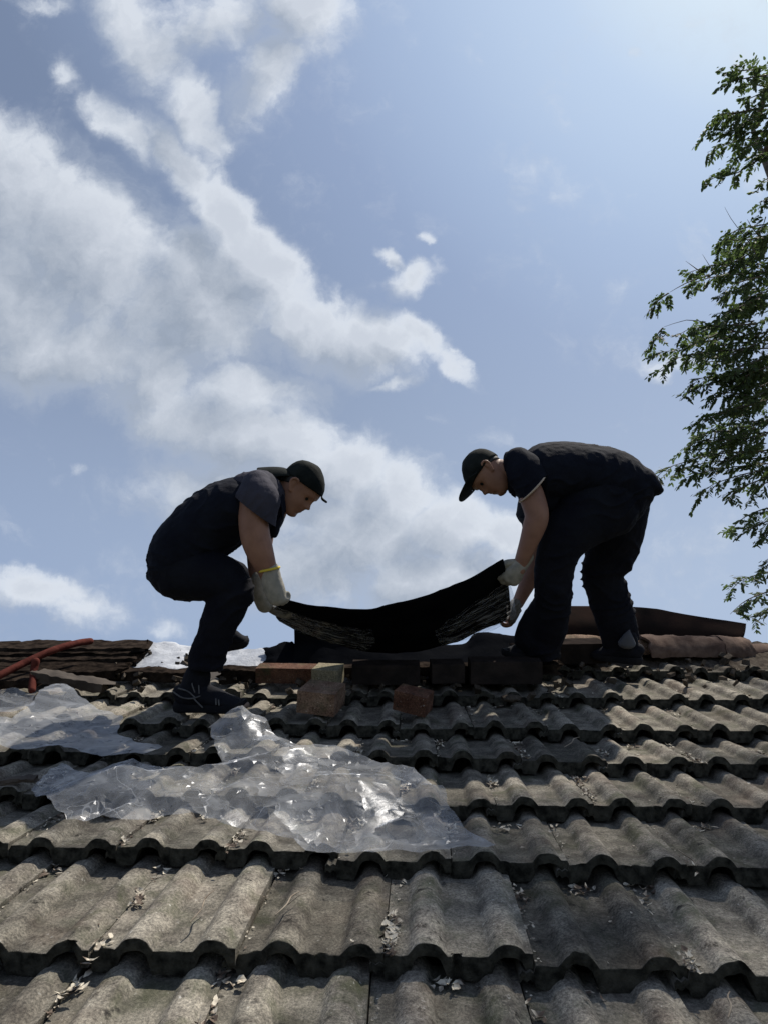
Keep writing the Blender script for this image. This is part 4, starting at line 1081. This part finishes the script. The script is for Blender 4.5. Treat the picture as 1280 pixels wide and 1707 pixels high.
# bare far hand, part of the skin
add_hand(bm, PC(861, 1008, 3.45), pv(-.25, .95, 0), pv(-.9, .15, -.1), pv(0, -.2, -1), (25, 50, 45), .9, 1.0, wr=.027)
remeshed('body', bm, 'skin', B_, .0040, 2)
bm = bmesh.new()
loft(bm, pl([(1046, 814, 3.32, 42, .17), (1020, 800, 3.32, 50, .19), (975, 792, 3.32, 52, .20), (930, 790, 3.32, 54, .21), (895, 794, 3.32, 52, .21), (868, 794, 3.32, 36, .15), (852, 790, 3.32, 26, .10)]), seg=36)
loft(bm, pl([(905, 830, 3.34, 40, .17), (885, 838, 3.35, 22, .14), (878, 858, 3.36, 16, .12), (880, 872, 3.36, 10, .10)]), seg=30)
loft(bm, pl([(1060, 800, 3.32, 24, .16), (1075, 812, 3.32, 20, .15), (1086, 818, 3.32, 10, .13)]), seg=30)
shirtB = remeshed('shirt', bm, 'shirt_navy', B_, .007, 3, folds(.0075, pv(1, .5), 36, 4))
bm = bmesh.new()
loft(bm, pl([(864, 772, 3.22, 26, .08), (876, 788, 3.18, 33, .082), (888, 812, 3.15, 30, .074), (896, 836, 3.14, 27, .068)]), seg=28)
slB = remeshed('sleeve', bm, 'shirt_navy', shirtB, .005, 3, folds(.003, pv(1, .4), 70, 5), cut=(PC(886, 816, 3.14), pv(.72, .69, 0)))
trim_ring(slB, PC(886, 815, 3.14), pv(.72, .69, 0), .083, .074, 'piping', 'piping', .003)
trim_ring(shirtB, PC(849, 783, 3.31), pv(-.95, .1), .078, .080, 'collar', 'shirt_navy', .012)
grid_sheet('collar', [[(838, 790, 3.24), (842, 808, 3.24), (852, 826, 3.26)], [(850, 790, 3.22), (856, 812, 3.22), (858, 830, 3.25)]], 'shirt_navy', .006, shirtB, sub=5)
# trousers
bm = bmesh.new()
loft(bm, pl([(1050, 812, 3.32, 38, .165), (1030, 830, 3.32, 48, .17), (1000, 845, 3.32, 48, .16)]), seg=34)
loft(bm, pl([(1020, 835, 3.22, 58, .10), (975, 862, 3.20, 52, .10), (937, 905, 3.18, 38, .09), (923, 950, 3.19, 33, .078), (921, 1000, 3.22, 31, .074), (915, 1040, 3.26, 31, .07), (905, 1066, 3.30, 33, .07), (896, 1076, 3.3, 34, .07)]), seg=28)
loft(bm, pl([(1030, 838, 3.42, 54, .10), (1030, 880, 3.44, 44, .10), (1020, 920, 3.46, 41, .09), (1004, 955, 3.48, 36, .08), (1012, 990, 3.50, 34, .074), (1022, 1020, 3.50, 34, .07), (1030, 1046, 3.50, 33, .062), (1034, 1068, 3.52, 32, .05)]), seg=28)
loft(bm, pl([(905, 1010, 3.26, 20, .07), (890, 1040, 3.30, 24, .07), (882, 1066, 3.32, 26, .07)]), seg=24)
remeshed('trousers', bm, 'trouser_black', B_, .0065, 2, folds(.008, pv(.25, 1), 38, 11))
glove(B_, PC(870, 938, 3.15), pv(-.55, .82, 0), pv(-.5, .3, .9), pv(-1, -.4, 0), (45, 75, 60), 'glove', s=1.05, cuff=None, thick=1.5)
gd = bmesh.new(); loft(gd, [(PC(858, 1008, 3.42), .030, .034), (PC(856, 1020, 3.42), .032, .034), (PC(852, 1034, 3.42), .022, .030)]); remeshed('glove', gd, 'glove_dirty', B_, .004, 1, folds(.006, pv(1, 1), 120, 3))
# shoes and the grey sock
shoe(PC(930, 1098, 3.36), pv(-1, -.03, -.10), UP, .285, B_, trim=False)
shoe(on_roof(1068, 1108, .05), pv(-.8, -.02, .45), UP, .26, B_, trim=False)
bm = bmesh.new(); loft(bm, pl([(1048, 1051, 3.42, 1.5, .006), (1046, 1060, 3.42, 8, .02), (1044, 1072, 3.43, 15, .03)])); bm_obj('sock', bm, 'sock_grey', B_)
capB = cap_shell(HM2, 'cap', 'cap_black', B_, .150, .105, .008, .004, lumpy=.002)
visor(HM2, capB, back=False, z=.148, length=.070, droop=-.030)
cap_shell(HM2, 'hair', 'hair', B_, .15, .085, .003, .003, zmax=.19, phis=(105, 255))
eye(HM2, 1, B_)

# ------------------------------------------------------------------ tree
def tree():
    rnd = random.Random(12); TD = 9.0
    base = PC(1560, 1000, 10.2); base.z = 0
    T = empty('tree', base, 'leafy tree beyond the ridge, its branches reaching in from the right', 'tree')
    crown_top = PC(1480, 60, 10)
    V, Fc = [], []
    bmw = bmesh.new(); bmt = bmesh.new()
    top = Vector((base.x - .4, base.y, PC(1500, -300, 10).z))
    tr = [base + (top - base) * t + Vector((.15 * math.sin(t * 5), .1 * math.cos(t * 4), 0)) for t in (0, .2, .4, .6, .8, 1)]
    tube(bmt, tr, [.26, .2, .17, .13, .09, .04], seg=14, sub=5)
    bm_obj('trunk', bmt, 'bark', T)
    def leaflet(p, d, n, ln, wd):
        s = d.cross(n).normalized(); b = len(V)
        V.extend([p, p + d * ln * .35 + s * wd - n * wd * .35, p + d * ln * .75 + s * wd * .7 - n * wd * .2, p + d * ln + n * -ln * .06, p + d * ln * .75 - s * wd * .7 - n * wd * .2, p + d * ln * .35 - s * wd - n * wd * .35, p + d * ln * .5])
        for q in range(6): Fc.append((b + q, b + (q + 1) % 6, b + 6))
    def compound(p, d, ln):
        d = d.normalized(); n = Vector((rnd.gauss(0, .35), rnd.gauss(0, .35), 1)).normalized(); s = d.cross(n).normalized()
        k = rnd.randint(4, 6)
        tube(bmw, [p, p + d * ln * .5, p + d * ln + Vector((0, 0, -.02))], [.0022, .0018, .001], seg=4, sub=1)
        for i in range(k):
            q = p + d * (ln * (.2 + .8 * i / k)) + Vector((0, 0, -.25 * ln * (i / k) ** 2))
            for sg in (-1, 1):
                dd = (s * sg * .9 + d * .6 + Vector((0, 0, -.35 + rnd.gauss(0, .25)))).normalized()
                nn = (n + Vector((rnd.gauss(0, .5), rnd.gauss(0, .5), rnd.gauss(0, .3)))).normalized()
                leaflet(q, dd, nn, rnd.uniform(.055, .088), rnd.uniform(.014, .022))
        leaflet(p + d * ln, (d + Vector((0, 0, -.4))).normalized(), n, .07, .016)
    def bough(pts, dens=1.0, r0=.006, leafy=1.0):
        """pts from the tip inward (px, py, D)"""
        W_ = [Vector(q) for q in catmull([tuple(PC(a, b, D)) for a, b, D in pts], 7)]
        tube(bmw, W_[::3] if len(W_) > 6 else W_, [r0 * (.35 + 1.6 * i / max(1, len(W_[::3]) - 1)) for i in range(len(W_[::3] if len(W_) > 6 else W_))], seg=5, sub=1)
        L = 0
        acc_ = 0
        for a, b in zip(W_, W_[1:]):
            acc_ += (b - a).length; L += (b - a).length
            while acc_ > .062 / dens:
                acc_ -= .062 / dens
                if leafy < 1 and rnd.random() > leafy: continue
                out = (a - b).normalized()
                side = Vector((rnd.gauss(0, .6), rnd.gauss(0, .8), rnd.gauss(-.25, .45)))
                compound(a, out * .8 + side, rnd.uniform(.12, .22))
    TW_ = [  # visible twigs, from tip inward
        [(1200, 122), (1232, 118), (1290, 112)], [(1203, 144), (1232, 132), (1290, 124)], [(1220, 148), (1250, 140), (1300, 150)], [(1236, 170), (1262, 158), (1300, 140)],
        [(1198, 190), (1236, 186), (1300, 172)], [(1172, 228), (1184, 208), (1210, 192), (1250, 186)], [(1215, 215), (1250, 200), (1300, 196)], [(1240, 205), (1270, 190), (1310, 180)], [(1200, 220), (1244, 222), (1300, 215)],
        [(1178, 254), (1202, 244), (1240, 232), (1300, 226)], [(1168, 312), (1186, 297), (1224, 290), (1262, 268), (1300, 258)], [(1216, 272), (1246, 262), (1300, 252)], [(1240, 246), (1270, 236), (1300, 236)],
        [(1262, 322), (1272, 300), (1310, 290)], [(1270, 350), (1280, 330), (1320, 318)], [(1245, 366), (1262, 390), (1310, 420)], [(1198, 410), (1212, 392), (1240, 380), (1290, 372)], [(1202, 398), (1226, 400), (1262, 398), (1300, 392)],
        [(1142, 456), (1160, 450), (1200, 440), (1280, 430)], [(1150, 488), (1160, 470), (1200, 460), (1290, 452)],
        [(1137, 602), (1160, 588), (1210, 574), (1290, 566)], [(1098, 618), (1120, 600), (1160, 590), (1210, 584), (1290, 580)], [(1095, 588), (1120, 584), (1170, 570), (1240, 560), (1300, 550)], [(1128, 560), (1150, 548), (1190, 544), (1260, 540)],
        [(1138, 662), (1158, 648), (1196, 636), (1290, 618)], [(1146, 640), (1170, 630), (1220, 622), (1290, 610)], [(1168, 706), (1190, 694), (1230, 680), (1290, 670)], [(1150, 734), (1180, 720), (1230, 706), (1290, 700)],
        [(1135, 752), (1160, 738), (1200, 728), (1290, 720)], [(1094, 796), (1112, 780), (1150, 768), (1200, 756), (1290, 750)], [(1128, 788), (1150, 778), (1190, 770), (1290, 762)], [(1136, 800), (1160, 790), (1210, 780), (1290, 772)],
        [(1158, 838), (1180, 812), (1214, 798), (1250, 788), (1300, 780)], [(1212, 832), (1236, 812), (1290, 792)], [(1246, 836), (1262, 812), (1300, 796)], [(1214, 890), (1232, 868), (1262, 852), (1300, 842)], [(1244, 886), (1270, 872), (1310, 860)], [(1266, 900), (1284, 882), (1320, 868)],
        [(1215, 988), (1234, 968), (1270, 956), (1310, 950)], [(1216, 1024), (1238, 1004), (1268, 990), (1310, 980)], [(1246, 1032), (1268, 1020), (1310, 1008)], [(1270, 940), (1290, 930), (1330, 920)]]
    for tw in TW_:
        D = rnd.uniform(8.5, 9.6); bough([(a, b, D + i * .12) for i, (a, b) in enumerate(tw)], 1.0)
    # long bare stems with a leafy end
    for tw, cut in (([(1086, 512), (1100, 498), (1116, 487), (1147, 470), (1190, 456)], 0), ([(1088, 572), (1096, 556), (1106, 545), (1150, 533), (1196, 545), (1240, 556)], 0)):
        bough([(a, b, 9.0 + i * .05) for i, (a, b) in enumerate(tw[:3])], 1.5)
        bough([(a, b, 9.1 + i * .05) for i, (a, b) in enumerate(tw[2:])], .3, leafy=0)
    for tw in ([(1207, 345), (1220, 368), (1245, 400), (1262, 430)], [(1142, 435), (1168, 454)], [(1170, 424), (1184, 446), (1196, 462)], [(1270, 380), (1276, 360)]):
        bough([(a, b, 9.0) for a, b in tw], .2, leafy=0, r0=.004)
    # the dense part of the crown in view, then the rest of it out of view
    def lim(y):
        for (ya, yb, x0, x1) in ((380, 430, 1215, 1180), (430, 500, 1165, 1185), (500, 545, 1225, 1165), (545, 620, 1140, 1150), (620, 700, 1172, 1190), (700, 790, 1158, 1160), (790, 830, 1210, 1240)):
            if ya <= y < yb: return x0 + (x1 - x0) * (y - ya) / (yb - ya)
        return 1285 if y < 380 else 1275
    for _ in range(72):
        y = rnd.choice((rnd.uniform(390, 830), rnd.uniform(430, 790))); x0 = lim(y); x = x0 + abs(rnd.gauss(0, 60)) ; D = rnd.uniform(8.4, 10.4)
        bough([(x, y, D), (x + 25, y - rnd.uniform(0, 16), D + .1), (x + 70, y - rnd.uniform(5, 35), D + .25)], .85)
    for _ in range(230):
        y = rnd.uniform(-60, 1040); x = rnd.uniform(1300, 1760); D = rnd.uniform(8.6, 11.6)
        q = (x - 1530) / 260; q2 = (y - 480) / 560
        if q * q + q2 * q2 > 1: continue
        bough([(x, y, D), (x + rnd.uniform(-30, 30), y - 15, D + .2), (x + rnd.uniform(-60, 60), y - 40, D + .4)], .6)
    for _ in range(330):  # unseen upper crown, added to shade the right-hand tiles
        y = rnd.uniform(-640, 20); x = rnd.uniform(1225, 1760); D = rnd.uniform(8.6, 11.0)
        if x < 1350 and y > -150: continue
        bough([(x, y, D), (x + rnd.uniform(-30, 30), y - 15, D + .2), (x + rnd.uniform(-60, 60), y - 40, D + .4)], .7)
    # limbs from the trunk
    bml = bmesh.new()
    for (x, y) in ((1300, 120), (1295, 230), (1290, 380), (1285, 450), (1270, 560), (1265, 640), (1275, 720), (1285, 790), (1300, 860), (1312, 960), (1640, 200), (1680, 420), (1660, 700), (1500, 60), (1420, -150), (1560, -300), (1480, -420), (1520, -560), (1660, -120)):
        a = PC(x, y, 9.5)
        zz = max(base.z + 2.5, a.z - rnd.uniform(.8, 1.8)); t = min(1, (zz - base.z) / (top.z - base.z)); s = base + (top - base) * t
        tube(bml, [s, s.lerp(a, .4) + Vector((0, 0, .25)), s.lerp(a, .75) + Vector((0, 0, .2)), a], [.065, .04, .024, .009], seg=8, sub=4)
    bm_obj('limb', bml, 'bark', T)
    bm_obj('twigs', bmw, 'bark', T)
    mesh_obj('crown', V, Fc, 'leaf', T, smooth=False)
tree()
